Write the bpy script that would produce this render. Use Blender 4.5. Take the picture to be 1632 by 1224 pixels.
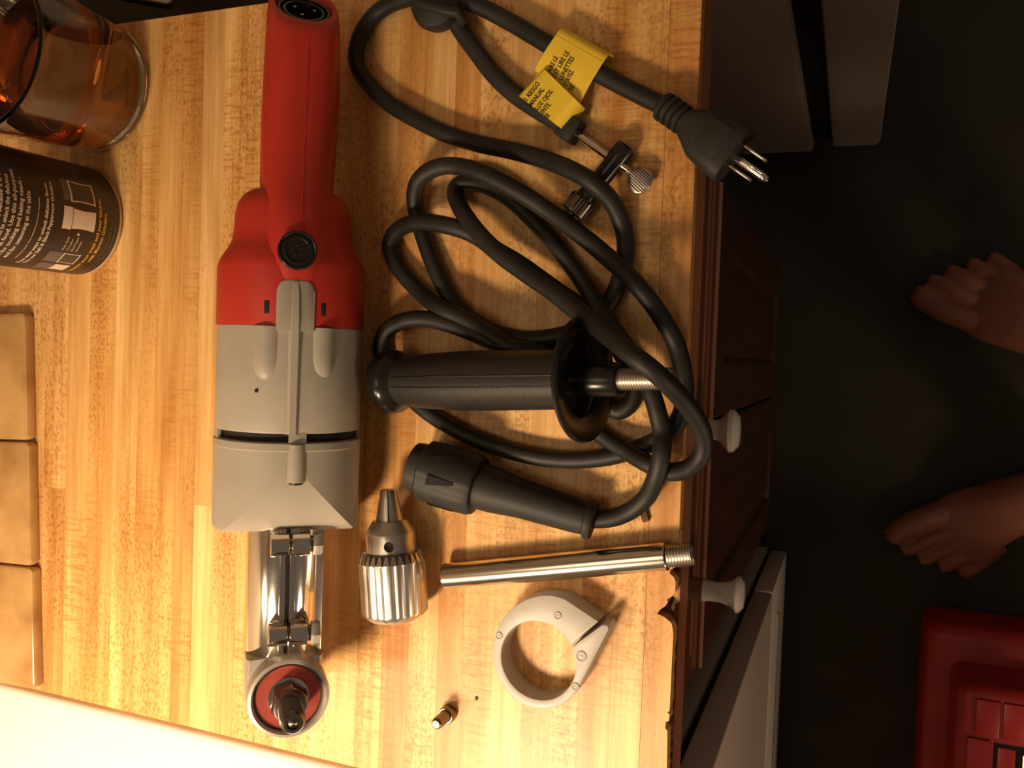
import bpy, bmesh, math, random
import numpy as np
from mathutils import Matrix, Vector, Euler

random.seed(7)
for o in list(bpy.data.objects):
    bpy.data.objects.remove(o, do_unlink=True)
scene = bpy.context.scene
COL = scene.collection
PI = math.pi

# ------------------------------------------------------------------ camera, light, exposure
Z0 = 0.914            # height of the worktop above the floor
HC = 0.50             # camera height above the worktop
FPX = 1366.81         # focal length in pixels of the 1632 px wide frame
R = np.array([[0.92989412, -0.04638097, 0.3648914],
              [0.03565406, 0.99871254, 0.03608403],
              [-0.36609523, -0.02054447, 0.93035058]])
cam_d = bpy.data.cameras.new('camera')
cam = bpy.data.objects.new('camera', cam_d)
COL.objects.link(cam)
cam.matrix_world = Matrix.Translation((0, 0, Z0 + HC)) @ Matrix(R.tolist()).to_4x4()
cam_d.sensor_fit = 'HORIZONTAL'
cam_d.sensor_width = 36
cam_d.lens = FPX / 1632 * 36
cam_d.clip_start = 0.01
scene.camera = cam

world = bpy.data.worlds.new('dim_room')
scene.world = world
world.use_nodes = True
world.node_tree.nodes['Background'].inputs[0].default_value = (1, .76, .56, 1)
world.node_tree.nodes['Background'].inputs[1].default_value = 0.13

def area(name, loc, target, power, size, color, spread=None):
    l = bpy.data.lights.new(name, 'AREA')
    l.shape = 'DISK'; l.size = size; l.energy = power; l.color = color
    if spread: l.spread = spread
    o = bpy.data.objects.new(name, l); COL.objects.link(o)
    o.location = loc
    o.rotation_euler = (Vector(target) - Vector(loc)).to_track_quat('-Z', 'Y').to_euler()
    return o
# the two lamps of the cooker hood, above the cooker at the end of the worktop
WARM = (1, .75, .49)
area('hood_lamp', (-.35, -.57, Z0 + .58), (-.33, -.50, Z0), 5.7, .16, WARM, math.radians(135))
area('hood_lamp', (-.60, -.50, Z0 + .58), (-.55, -.44, Z0), 1.7, .12, WARM, math.radians(135))
# added soft fill over the worktop, standing in for light bounced off the ceiling
area('overhead_fill', (-.46, -.12, Z0 + 1.30), (-.40, -.10, Z0), 1.7, .50, WARM)
# dim lamp of the next room, behind the person
area('far_room_lamp', (1.25, -1.25, Z0 + .10), (-.08, -.8, Z0 - .45), 6.0, .35, (1, .74, .50))

vs = scene.view_settings
vs.view_transform = 'Standard'
vs.look = 'None'
vs.exposure = 0.0
vs.gamma = 1.0
vs.use_curve_mapping = False

# ------------------------------------------------------------------ helpers
def at(px, py, z=0.0):
    """world point at height z above the worktop seen at a photo pixel"""
    v = R @ np.array([px - 816.0, 612.0 - py, -FPX])
    t = (z - HC) / v[2]
    return Vector((v[0] * t, v[1] * t, z + Z0))

class MB:
    """collects shapes as one mesh"""
    def __init__(s): s.v = []; s.f = []
    def add(s, v, f, m=None):
        b = len(s.v)
        for p in v:
            p = Vector(p)
            s.v.append(m @ p if m is not None else p)
        s.f += [tuple(i + b for i in q) for q in f]
        return s
    def box(s, lo, hi, m=None):
        x0, y0, z0 = lo; x1, y1, z1 = hi
        v = [(x0,y0,z0),(x1,y0,z0),(x1,y1,z0),(x0,y1,z0),(x0,y0,z1),(x1,y0,z1),(x1,y1,z1),(x0,y1,z1)]
        return s.add(v, [(3,2,1,0),(4,5,6,7),(0,1,5,4),(1,2,6,5),(2,3,7,6),(3,0,4,7)], m)
    def bbox(s, lo, hi, b, m=None, seg=2):
        bm = bmesh.new()
        x0, y0, z0 = lo; x1, y1, z1 = hi
        vv = [bm.verts.new(p) for p in [(x0,y0,z0),(x1,y0,z0),(x1,y1,z0),(x0,y1,z0),(x0,y0,z1),(x1,y0,z1),(x1,y1,z1),(x0,y1,z1)]]
        for q in [(3,2,1,0),(4,5,6,7),(0,1,5,4),(1,2,6,5),(2,3,7,6),(3,0,4,7)]:
            bm.faces.new([vv[i] for i in q])
        bmesh.ops.bevel(bm, geom=list(bm.edges), offset=b, segments=seg, profile=.5, affect='EDGES')
        bm.verts.index_update()
        s.add([v.co.copy() for v in bm.verts], [tuple(v.index for v in f.verts) for f in bm.faces], m)
        bm.free(); return s
    def loft(s, secs, m=None, cap0=True, cap1=True, closed=True):
        n = len(secs[0]); v = [p for q in secs for p in q]; f = []
        for i in range(len(secs) - 1):
            for j in range(n if closed else n - 1):
                k = (j + 1) % n
                f.append((i*n+j, i*n+k, (i+1)*n+k, (i+1)*n+j))
        if cap0: f.append(tuple(range(n - 1, -1, -1)))
        if cap1: f.append(tuple((len(secs) - 1) * n + j for j in range(n)))
        return s.add(v, f, m)
    def lathe(s, prof, n=48, m=None, cap0=True, cap1=True):
        """profile of (radius, z) about z"""
        secs = [[(max(r,1e-5)*math.cos(2*PI*j/n), max(r,1e-5)*math.sin(2*PI*j/n), z) for j in range(n)] for r, z in prof]
        return s.loft(secs, m, cap0, cap1)
    def tube(s, pts, rad, n=14, m=None, cap=True, flat=None):
        pts = [Vector(p) for p in pts]
        if not hasattr(rad, '__len__'): rad = [rad] * len(pts)
        secs = []; up = None
        for i, p in enumerate(pts):
            t = (pts[min(i+1, len(pts)-1)] - pts[max(i-1, 0)]).normalized()
            if up is None:
                up = Vector((0,0,1)) if abs(t.z) < .9 else Vector((1,0,0))
            up = (up - t * up.dot(t)).normalized()
            sd = t.cross(up)
            a, b = (1, 1) if flat is None else flat
            secs.append([p + sd * (rad[i]*a*math.cos(2*PI*j/n)) + up * (rad[i]*b*math.sin(2*PI*j/n)) for j in range(n)])
        return s.loft(secs, m, cap, cap)
    def prism(s, poly, z0, z1, m=None):
        n = len(poly)
        return s.loft([[(x, y, z0) for x, y in poly], [(x, y, z1) for x, y in poly]], m)
    def build(s, name, mat, parent=None, world_space=True, smooth=True, angle=38):
        me = bpy.data.meshes.new(name)
        v = s.v
        if parent is not None and world_space:
            inv = MATS[parent.name].inverted()
            v = [inv @ p for p in v]
        me.from_pydata([tuple(p) for p in v], [], s.f)
        bm = bmesh.new(); bm.from_mesh(me)
        bmesh.ops.recalc_face_normals(bm, faces=list(bm.faces))
        bm.to_mesh(me); bm.free()
        if smooth:
            me.shade_smooth()
            me.set_sharp_from_angle(angle=math.radians(angle))
        me.materials.append(mat)
        o = bpy.data.objects.new(name, me); COL.objects.link(o)
        if parent is not None: o.parent = parent
        MATS[o.name] = MATS[parent.name].copy() if parent is not None else Matrix()
        return o

MATS = {}
def tag(o, label=None, cat=None, group=None, kind=None):
    if label: o['label'] = label
    if cat: o['category'] = cat
    if group: o['group'] = group
    if kind: o['kind'] = kind
    return o
def thing(name, label, cat, loc=(0,0,0), rot=None, group=None, kind=None):
    o = bpy.data.objects.new(name, None); COL.objects.link(o)
    o.empty_display_size = .02
    m = Matrix.Translation(loc)
    if rot is not None: m = m @ rot.to_4x4()
    o.matrix_world = m
    MATS[o.name] = m
    return tag(o, label, cat, group, kind)
def crom(P, n=8, closed=False):
    """Catmull-Rom through points"""
    P = [Vector(p) for p in P]; out = []
    for i in range(len(P) - 1):
        a, b, c, d = P[max(i-1,0)], P[i], P[i+1], P[min(i+2, len(P)-1)]
        for k in range(n):
            t = k / n
            out.append(.5*((2*b) + (c-a)*t + (2*a-5*b+4*c-d)*t*t + (3*b-a-3*c+d)*t**3))
    out.append(P[-1]); return out
def frame(o, zdir, xhint=(0,0,1)):
    """matrix at o with local z along zdir"""
    z = Vector(zdir).normalized(); x = Vector(xhint); x = (x - z * x.dot(z)).normalized(); y = z.cross(x)
    m = Matrix((x, y, z)).transposed().to_4x4(); m.translation = Vector(o); return m
def sup(hw, zt, zb, n=40, e=2.0, xc=0.0, y=0.0, shear=0.0):
    """superellipse cross-section in xz at y"""
    out = []
    for j in range(n):
        a = 2*PI*j/n; c, s_ = math.cos(a), math.sin(a)
        x = math.copysign(abs(c)**(2/e), c) * hw
        zz = math.copysign(abs(s_)**(2/e), s_)
        z = (zt+zb)/2 + zz*(zt-zb)/2
        out.append((xc + x, y + shear * z, z))
    return out

# ------------------------------------------------------------------ materials
def mat(name, color, rough=.5, metal=0., noise=None, bump=None, coat=0., spec=.5, scale=(1,1,1), trans=0., ior=1.45, vary=None):
    m = bpy.data.materials.new(name); m.use_nodes = True
    nt = m.node_tree; b = nt.nodes['Principled BSDF']
    b.inputs['Base Color'].default_value = (*color, 1)
    b.inputs['Roughness'].default_value = rough
    b.inputs['Metallic'].default_value = metal
    b.inputs['Specular IOR Level'].default_value = spec
    b.inputs['Coat Weight'].default_value = coat
    b.inputs['Coat Roughness'].default_value = .15
    b.inputs['Transmission Weight'].default_value = trans
    b.inputs['IOR'].default_value = ior
    if noise or bump or vary:
        tc = nt.nodes.new('ShaderNodeTexCoord'); mp = nt.nodes.new('ShaderNodeMapping')
        mp.inputs['Scale'].default_value = scale
        nt.links.new(tc.outputs['Object'], mp.inputs['Vector'])
    if noise:
        sc, col2, lo, hi = noise
        n = nt.nodes.new('ShaderNodeTexNoise'); n.inputs['Scale'].default_value = sc; n.inputs['Detail'].default_value = 5
        r = nt.nodes.new('ShaderNodeValToRGB')
        r.color_ramp.elements[0].position = lo; r.color_ramp.elements[0].color = (*color, 1)
        r.color_ramp.elements[1].position = hi; r.color_ramp.elements[1].color = (*col2, 1)
        nt.links.new(mp.outputs[0], n.inputs['Vector']); nt.links.new(n.outputs['Fac'], r.inputs[0])
        nt.links.new(r.outputs[0], b.inputs['Base Color'])
    if vary:
        sc, lo, hi = vary
        n = nt.nodes.new('ShaderNodeTexNoise'); n.inputs['Scale'].default_value = sc; n.inputs['Detail'].default_value = 4
        r = nt.nodes.new('ShaderNodeMapRange'); r.inputs[3].default_value = lo; r.inputs[4].default_value = hi
        nt.links.new(mp.outputs[0], n.inputs['Vector']); nt.links.new(n.outputs['Fac'], r.inputs[0])
        nt.links.new(r.outputs[0], b.inputs['Roughness'])
    if bump:
        sc, st, di = bump
        n = nt.nodes.new('ShaderNodeTexNoise'); n.inputs['Scale'].default_value = sc; n.inputs['Detail'].default_value = 4
        bp = nt.nodes.new('ShaderNodeBump'); bp.inputs['Strength'].default_value = st; bp.inputs['Distance'].default_value = di
        nt.links.new(mp.outputs[0], n.inputs['Vector']); nt.links.new(n.outputs['Fac'], bp.inputs['Height'])
        nt.links.new(bp.outputs[0], b.inputs['Normal'])
    return m

def wood_mat():
    m = bpy.data.materials.new('maple_stave'); m.use_nodes = True
    nt = m.node_tree; N = nt.nodes; L = nt.links; b = N['Principled BSDF']
    def node(t, **k):
        n = N.new(t)
        for a, v in k.items(): setattr(n, a, v)
        return n
    oi = node('ShaderNodeObjectInfo'); tc = node('ShaderNodeTexCoord')
    off = node('ShaderNodeVectorMath', operation='SCALE'); off.inputs[0].default_value = (7.3, 3.1, 5.7)
    L.new(oi.outputs['Random'], off.inputs['Scale'])
    def mapped(sc):
        mp = node('ShaderNodeMapping'); mp.inputs['Scale'].default_value = sc
        ad = node('ShaderNodeVectorMath', operation='ADD')
        L.new(tc.outputs['Object'], mp.inputs['Vector']); L.new(mp.outputs[0], ad.inputs[0]); L.new(off.outputs[0], ad.inputs[1])
        return ad
    def noise(sc, scale, detail=4, rough=.55, dist=0):
        n = node('ShaderNodeTexNoise'); n.inputs['Scale'].default_value = scale; n.inputs['Detail'].default_value = detail
        n.inputs['Roughness'].default_value = rough; n.inputs['Distortion'].default_value = dist
        L.new(mapped(sc).outputs[0], n.inputs['Vector']); return n
    def ramp(inp, p0, c0, p1, c1):
        r = node('ShaderNodeValToRGB'); e = r.color_ramp.elements
        e[0].position = p0; e[0].color = (*c0, 1); e[1].position = p1; e[1].color = (*c1, 1)
        L.new(inp, r.inputs[0]); return r
    def mul(a, bb, fac=1.0):
        x = node('ShaderNodeMix', data_type='RGBA', blend_type='MULTIPLY'); x.inputs[0].default_value = fac
        L.new(a, x.inputs[6]); L.new(bb, x.inputs[7]); return x.outputs[2]
    broad = noise((55, 5, 55), 1, 3)                      # bands along the stave
    fine = noise((420, 14, 420), 1, 4)                     # fine straight grain
    fig = noise((55, 430, 55), 1, 3, .6, .5)              # curly cross figure
    flk = noise((560, 300, 560), 1, 2, .5)                # small pore flecks
    figmask = noise((9, 7, 9), 1, 1)
    base = ramp(broad.outputs['Fac'], .30, (.60, .32, .10), .70, (.92, .63, .285))
    c = mul(base.outputs[0], ramp(fine.outputs['Fac'], .3, (.88, .83, .76), .62, (1, 1, 1)).outputs[0])
    figr = ramp(fig.outputs['Fac'], .36, (.78, .65, .49), .54, (1, 1, 1))
    mk = ramp(figmask.outputs['Fac'], .50, (0, 0, 0), .64, (1, 1, 1))
    x = node('ShaderNodeMix', data_type='RGBA', blend_type='MULTIPLY')
    L.new(mk.outputs[0], x.inputs[0]); L.new(c, x.inputs[6]); L.new(figr.outputs[0], x.inputs[7])
    flm = noise((16, 5, 16), 1, 1)
    flr = ramp(flm.outputs['Fac'], .44, (.12, .12, .12), .60, (1, 1, 1))
    strk = noise((190, 2.2, 190), 1, 3, .6)
    c2 = mul(x.outputs[2], ramp(strk.outputs['Fac'], .34, (.86, .76, .64), .58, (1, 1, 1)).outputs[0], .9)
    y2 = node('ShaderNodeMix', data_type='RGBA', blend_type='MULTIPLY')
    L.new(flr.outputs[0], y2.inputs[0]); L.new(c2, y2.inputs[6])
    L.new(ramp(flk.outputs['Fac'], .34, (.70, .56, .42), .50, (1, 1, 1)).outputs[0], y2.inputs[7])
    c = y2.outputs[2]
    c = mul(c, oi.outputs['Color'])
    L.new(c, b.inputs['Base Color'])
    b.inputs['Roughness'].default_value = .45
    b.inputs['Specular IOR Level'].default_value = .40
    b.inputs['Coat Weight'].default_value = .13
    b.inputs['Coat Roughness'].default_value = .30
    bp = node('ShaderNodeBump'); bp.inputs['Strength'].default_value = .10; bp.inputs['Distance'].default_value = .0006
    L.new(fig.outputs['Fac'], bp.inputs['Height']); L.new(bp.outputs[0], b.inputs['Normal'])
    return m

M = {}
M['wood'] = wood_mat()
M['chip'] = mat('splintered_wood', (.075, .032, .014), .85, noise=(160, (.17, .075, .03), .35, .7), bump=(220, 1, .003))
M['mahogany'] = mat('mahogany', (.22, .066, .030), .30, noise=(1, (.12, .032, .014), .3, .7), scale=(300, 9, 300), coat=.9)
M['mahogany_v_shaded'] = mat('mahogany_upright_shaded', (.060, .017, .008), .42, noise=(1, (.035, .010, .005), .3, .7), scale=(200, 200, 9), coat=.3)  # upright-grain mahogany, colour darkened to paint the shade below the worktop
M['edge_band'] = mat('stained_edge', (.40, .155, .075), .4, noise=(1, (.28, .10, .045), .3, .7), scale=(300, 40, 300))
M['bead'] = mat('highlight_bead', (.36, .15, .075), .25, noise=(1, (.20, .07, .03), .45, .75), scale=(30, 8, 30), coat=.8)  # paler brown that paints the highlight lines of the drawer
M['porcelain'] = mat('porcelain', (.72, .66, .58), .14, noise=(60, (.62, .50, .40), .55, .8), coat=.5)
M['screw_base'] = mat('aged_brass', (.30, .14, .08), .4, .6)
M['floor'] = mat('dark_vinyl', (.034, .029, .021), .8, noise=(14, (.044, .037, .027), .3, .7), bump=(60, .2, .002))
M['wall'] = mat('painted_wall', (.55, .45, .33), .8, bump=(90, .15, .001))
M['tile'] = mat('glazed_tan_tile', (.50, .29, .105), .22, noise=(26, (.33, .165, .05), .42, .72), coat=.5, bump=(40, .15, .001))
M['white_enamel'] = mat('white_enamel', (.80, .78, .74), .18, coat=.5, bump=(20, .03, .001))
M['enamel_shaded'] = mat('white_enamel_shaded', (.70, .60, .50), .28, coat=.2, bump=(200, .05, .0005))  # white enamel again, its colour darkened for the shaded body and doors
M['dark_gap'] = mat('gasket_gap_shade', (.010, .008, .007), .8, noise=(50, (.016, .012, .010), .3, .7))  # black gasket colour, also painted as shade in gaps, slots and recesses
M['fridge'] = mat('textured_fridge_enamel', (.52, .42, .33), .45, bump=(500, .3, .0006))
M['rubber'] = mat('black_rubber', (.017, .0155, .0135), .58, noise=(70, (.027, .024, .021), .45, .75), bump=(300, .15, .0005))
M['cable'] = mat('rubber_cable', (.012, .0108, .0092), .54, noise=(26, (.032, .028, .024), .55, .8), bump=(400, .15, .0004))
M['black_gloss'] = mat('black_moulded_plastic', (.012, .010, .009), .22, vary=(30, .15, .32), spec=.4)
M['black_matte'] = mat('black_grained_plastic', (.020, .018, .016), .42, bump=(900, .35, .0005))
M['red'] = mat('red_nylon', (.47, .028, .016), .42, noise=(18, (.42, .024, .015), .3, .7), bump=(1500, .25, .0004))
M['red_felt'] = mat('red_washer', (.34, .045, .028), .6, noise=(120, (.26, .03, .02), .3, .7))
M['grey'] = mat('warm_grey_plastic', (.37, .325, .265), .45, noise=(40, (.33, .29, .235), .45, .8), bump=(900, .15, .0004))
M['cast'] = mat('cast_aluminium', (.46, .42, .37), .42, .55, bump=(500, .15, .0004))
M['chrome'] = mat('polished_chrome', (.74, .69, .62), .09, 1., vary=(35, .05, .16))
M['steel'] = mat('machined_steel', (.60, .55, .49), .30, 1., vary=(60, .26, .40))
M['dark_steel'] = mat('blued_steel', (.20, .175, .15), .26, 1., vary=(60, .2, .36))
M['bright_rod'] = mat('bright_steel_rod', (.74, .68, .58), .17, 1., noise=(45, (.50, .42, .32), .58, .8))
M['ring_grey'] = mat('pale_grey_plastic', (.47, .43, .385), .42, noise=(60, (.43, .39, .345), .45, .8), bump=(300, .08, .0004))
M['yellow'] = mat('yellow_tag', (.86, .60, .045), .42, noise=(40, (.80, .54, .04), .4, .8))
M['ink'] = mat('black_print', (.016, .012, .008), .6, noise=(90, (.022, .016, .01), .3, .7))
M['can'] = mat('black_printed_card', (.020, .013, .011), .34, noise=(30, (.028, .018, .015), .3, .7), spec=.5)
M['card'] = mat('raw_card_rim', (.60, .43, .28), .7, noise=(80, (.5, .34, .2), .4, .8))
M['print_white'] = mat('white_print', (.78, .68, .56), .5, noise=(200, (.70, .60, .49), .4, .8))
M['print_grey'] = mat('grey_print', (.15, .13, .115), .5, noise=(200, (.12, .10, .09), .4, .8))
M['print_yellow'] = mat('yellow_print', (.72, .43, .05), .5, noise=(200, (.66, .38, .04), .4, .8))
M['print_brown'] = mat('brown_print', (.07, .055, .04), .5, noise=(200, (.10, .075, .05), .4, .8))
M['print_red'] = mat('red_print', (.60, .035, .02), .4, noise=(200, (.5, .03, .02), .4, .8))
M['glass'] = mat('clear_glass', (.95, .96, .93), .0, trans=1., ior=1.5, vary=(3, .0, .02))
M['tea'] = mat('tea', (.64, .23, .055), .0, trans=1., ior=1.33, vary=(3, .0, .01))
M['skin'] = mat('skin', (.29, .105, .064), .55, noise=(30, (.25, .086, .052), .35, .75), bump=(350, .2, .0006))
M['nail'] = mat('toenail', (.50, .32, .20), .35, noise=(80, (.44, .27, .17), .3, .7))
M['denim'] = mat('dark_cotton', (.02, .022, .028), .9, bump=(900, .4, .0008))
M['case_red'] = mat('red_moulded_case', (.42, .022, .018), .38, noise=(25, (.36, .018, .015), .3, .7), bump=(700, .2, .0005))
M['brass'] = mat('brass_latch', (.62, .47, .25), .28, 1., vary=(40, .2, .4))
M['pale_grey'] = mat('pale_grey_glaze', (.46, .44, .41), .4, noise=(30, (.40, .38, .35), .3, .7))

# ------------------------------------------------------------------ setting
fl = MB().box((-1.2, -2.6, -.05), (2.4, 1.6, 0)).build('floor', M['floor'])
tag(fl, 'dark vinyl kitchen floor', 'floor', kind='structure')
XB = -.722                                             # face of the wall behind the worktop
w = MB().box((XB - .1, -2.6, 0), (XB, 1.6, 2.5)).build('wall_back', M['wall'])
tag(w, 'painted wall behind the worktop', 'wall', kind='structure')

# ------------------------------------------------------------------ worktop of maple staves
YA, YB = -.286, .238                                  # cut ends of the worktop
TH = .040
wt = thing('worktop', 'butcher-block worktop of orange maple staves with a chipped front edge', 'worktop', (-.4, -.02, Z0 - TH))
XS = [-.72,-.70,-.68,-.66,-.64,-.618,-.596,-.572,-.549,-.523,-.5,-.483,-.463,-.444,-.425,-.405,-.385,-.364,-.343,
      -.322,-.302,-.283,-.263,-.242,-.224,-.203,-.182,-.163,-.145,-.125,-.106,-.0895]
def stave(x0, x1, y0, y1, tone):
    g = 0.0; c = .00005
    x0 += g; x1 -= g; y0 += g; y1 -= g
    zt = Z0 + random.uniform(-.00005, .00005)
    mb = MB(); bev = lambda d, z: [(x0+d, y0+d, z), (x1-d, y0+d, z), (x1-d, y1-d, z), (x0+d, y1-d, z)]
    mb.loft([bev(0, Z0 - TH), bev(0, zt - c), bev(c, zt)])
    o = mb.build('stave', M['wood'], wt, smooth=False)
    o.color = (*tone, 1)
    return o
tones = {6: (.84, .74, .60), 7: (1.03, .98, .88), 8: (.98, .84, .64), 9: (1.06, 1.05, .98), 10: (1.02, .94, .78), 11: (.97, .88, .72), 12: (.86, .74, .58), 13: (1.06, 1.06, 1.04),
         14: (1.0, .95, .84), 15: (1.04, 1.0, .92), 20: (1.0, .95, .84), 21: (.90, .74, .56), 22: (1.07, 1.07, 1.05), 23: (.90, .74, .56), 24: (1.06, 1.05, 1.0), 25: (1.08, 1.1, 1.1),
         26: (1.0, .92, .8), 27: (1.05, 1.03, .95), 28: (.98, .88, .72), 29: (1.07, 1.05, .98)}
for i in range(len(XS) - 1):
    t0 = tones.get(i)
    cuts = [YA] + sorted(random.sample([-.19, -.12, -.05, .03, .1, .16], random.choice([0, 0, 0, 0, 0, 1]))) + [YB]
    if i == len(XS) - 2: continue
    for k in range(len(cuts) - 1):
        if t0 and k == 0: t = t0
        else:
            q = random.uniform(.88, 1.08); t = (q, q * random.uniform(.93, 1.0), q * random.uniform(.86, 1.0))
        stave(XS[i], XS[i+1], cuts[k], cuts[k+1], t)
# front stave, with the bites broken out of its top arris
xf = -.088
def P2(px, py): p = at(px, py); return (p.x, p.y)
bites = [P2(1063.5,1165), P2(1060,1160), P2(1061,1150), P2(1066,1149), P2(1066.5,1138), P2(1063,1136), P2(1067,1133), None,
         P2(1073,1010), P2(1071,996), P2(1069,992), P2(1058,983), P2(1047,978), P2(1052,972), P2(1060,966), P2(1064,960), P2(1063,955), P2(1072,950), P2(1076,944), None,
         P2(1077,928), P2(1074,920), P2(1067,914), P2(1068,908), P2(1074,905), P2(1079,902), None,
         P2(1083, 850), P2(1080.5, 846), P2(1084, 843)]
poly = [(XS[-2] + .0002, YA), (xf, YA)]
for b in bites:
    if b is None: continue
    poly.append((min(b[0], xf), b[1]))
poly += [(xf, YB), (XS[-2] + .0002, YB)]
o = MB().prism(poly, Z0 - .013, Z0).build('stave', M['wood'], wt, smooth=False)
o.color = (.92, .78, .62, 1)
tag(o, 'front stave with bites broken out of its edge')
# torn fibres showing in the bites
mb = MB(); nx, ny = 6, 160
gv = []; gf = []
for i in range(ny):
    for j in range(nx):
        y = YA + .001 + (YB - YA - .002) * i / (ny - 1); x = XS[-2] + .0005 + (xf - .0002 - XS[-2] - .0005) * j / (nx - 1)
        gv.append((x, y, Z0 - .0085 + random.uniform(-.003, .003) - .003 * (j / (nx - 1))))
for i in range(ny - 1):
    for j in range(nx - 1):
        gf.append((i*nx+j, i*nx+j+1, (i+1)*nx+j+1, (i+1)*nx+j))
mb.add(gv, gf); mb.build('torn_fibre', M['chip'], wt, angle=10)
MB().box((XS[-2], YA, Z0 - TH), (xf - .0016, YB, Z0 - .0125)).build('stave', M['wood'], wt, smooth=False)
MB().box((xf - .0015, YA, Z0 - TH), (xf, YB, Z0 - .0120)).build('edge_band', M['edge_band'], wt, smooth=False)

# ------------------------------------------------------------------ base cabinet with drawer
XD = -.094                                             # drawer face
cb = thing('base_cabinet', 'mahogany base cabinet with a wide drawer under the worktop', 'cabinet', (-.4, -.06, 0))
CY0, CY1 = -.270, .150
MB().box((-.70, CY0, .10), (-.125, CY0 + .018, Z0 - TH - .001)).build('side_panel', M['mahogany_v_shaded'], cb, smooth=False)
MB().box((-.70, CY1 - .018, .10), (-.125, CY1, Z0 - TH - .001)).build('side_panel', M['mahogany_v_shaded'], cb, smooth=False)
MB().box((-.705, CY0, .10), (-.70, CY1, Z0 - TH - .001)).build('back_panel', M['mahogany_v_shaded'], cb, smooth=False)
ff = MB()
ff.box((-.125, CY0, .10), (-.112, CY0 + .045, Z0 - TH - .001)).box((-.125, CY1 - .02, .10), (-.112, CY1, Z0 - TH - .001))
ff.box((-.125, CY0 + .045, Z0 - TH - .010), (-.112, CY1 - .02, Z0 - TH - .001)).box((-.125, CY0 + .045, Z0 - .165), (-.112, CY1 - .02, Z0 - .142))
ff.build('face_frame', M['mahogany'], cb, smooth=False)
MB().box((-.70, CY0 + .01, 0), (-.17, CY1 - .01, .10)).build('toe_kick', M['dark_gap'], cb, smooth=False)
dy0, dy1, dz0, dz1 = -.236, .138, Z0 - .139, Z0 - .047
def lip(x, d): return [(x, dy0 + d, dz0 + d), (x, dy1 - d, dz0 + d), (x, dy1 - d, dz1 - d), (x, dy0 + d, dz1 - d)]
dr = MB().loft([lip(-.112, 0), lip(-.103, 0), lip(-.1005, .0015), lip(-.0995, .005), lip(-.0965, .007), lip(XD, .011)]).build('drawer_front', M['mahogany'], cb, angle=20)
dd0, dd1 = Z0 - .78, Z0 - .170
def lip2(x, d, y0, y1): return [(x, y0 + d, dd0 + d), (x, y1 - d, dd0 + d), (x, y1 - d, dd1 - d), (x, y0 + d, dd1 - d)]
for y0, y1 in ((-.236, -.051), (-.047, .138)):
    MB().loft([lip2(-.112, 0, y0, y1), lip2(-.100, 0, y0, y1), lip2(-.098, .004, y0, y1), lip2(-.096, .045, y0, y1), lip2(-.101, .05, y0, y1), lip2(-.097, .07, y0, y1)]).build('cabinet_door', M['mahogany_v_shaded'], cb, angle=20)
MB().tube([(XD + .0012, dy0 + .010, dz0 + .006), (XD + .0012, dy1 - .010, dz0 + .006)], .0024, 12).build('drawer_highlight', M['bead'], dr)  # beads added to draw the highlights along the drawer face
MB().tube([(XD, dy0 + .030, dz0 + .040), (XD, dy1 - .012, dz0 + .040)], .0007, 8).build('drawer_highlight', M['bead'], dr)
def knob(y, z, ln, rh, th):
    m = frame((XD, y, z), (1, 0, 0))
    k = MB().lathe([(.0078, ln*.25), (.0068, ln*.40), (.0068, ln*.62), (.0080, ln*.74), (rh*.72, ln*.83), (rh, ln*.84 + th*.35), (rh*.98, ln*.84 + th*.6), (rh*.7, ln*.84 + th*.92), (.0, ln*.84 + th)], 40, m).build('knob', M['porcelain'], dr)
    MB().lathe([(.0082, 0), (.0082, ln*.26)], 24, m).build('knob_base', M['screw_base'], dr)
p1 = at(1152, 686, -.088); p2 = at(1178, 948, -.088)
knob(p1.y, p1.z, .021, .0145, .011)
knob(p2.y, p2.z, .033, .0122, .0085)

# ------------------------------------------------------------------ cooker beside the worktop
SY = -.2925
st = thing('cooker', 'white enamel cooker standing beside the cut end of the worktop', 'cooker', (-.4, -.66, 0))
MB().box((-.70, -1.05, .01), (-.107, SY, Z0 - .030)).build('body', M['enamel_shaded'], st, smooth=False)
ct = MB().bbox((-.715, -1.055, Z0 - .030), (-.080, SY + .0005, Z0 - .004), .006, seg=3)
ct.build('cooktop', M['white_enamel'], st)
for bx, by, br in ((-.24, -.53, .075), (-.54, -.53, .09), (-.24, -.83, .09), (-.54, -.83, .075)):
    bp = MB().lathe([(br + .016, Z0 - .004), (br + .014, Z0 - .001), (br + .006, Z0 - .002), (.02, Z0 - .003)], 40, Matrix.Translation((bx, by, 0)), cap0=False).build('drip_pan', M['chrome'], st)
    n_ = 4
    pts = [Vector((bx + (.016 + (br - .016)*k/96)*math.cos(2*PI*n_*k/96), by + (.016 + (br - .016)*k/96)*math.sin(2*PI*n_*k/96), Z0 + .005)) for k in range(97)]
    MB().tube(pts, .0036, 8).build('burner_coil', M['black_matte'], bp)
MB().box((-.107, -1.045, .02), (-.101, SY - .006, Z0 - .040)).build('door_gap', M['dark_gap'], st, smooth=False)  # black strip standing in for the shade in the gap behind the door
od = MB().bbox((-.101, -1.05, .285), (-.077, SY, Z0 - .036), .003).build('oven_door', M['enamel_shaded'], st)
MB().tube([(-.055, -.95, Z0 - .09), (-.055, -.40, Z0 - .09)], .009, 12).box((-.078, -.94, Z0 - .097), (-.053, -.92, Z0 - .083)).box((-.078, -.43, Z0 - .097), (-.053, -.41, Z0 - .083)).build('oven_handle', M['steel'], od)
dw = MB().bbox((-.101, -1.05, .025), (-.077, SY, .277), .003).build('warming_drawer', M['enamel_shaded'], st)
MB().bbox((-.0772, -1.04, .205), (-.0725, SY - .045, .212), .0015).build('drawer_trim', M['chrome'], dw)

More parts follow.
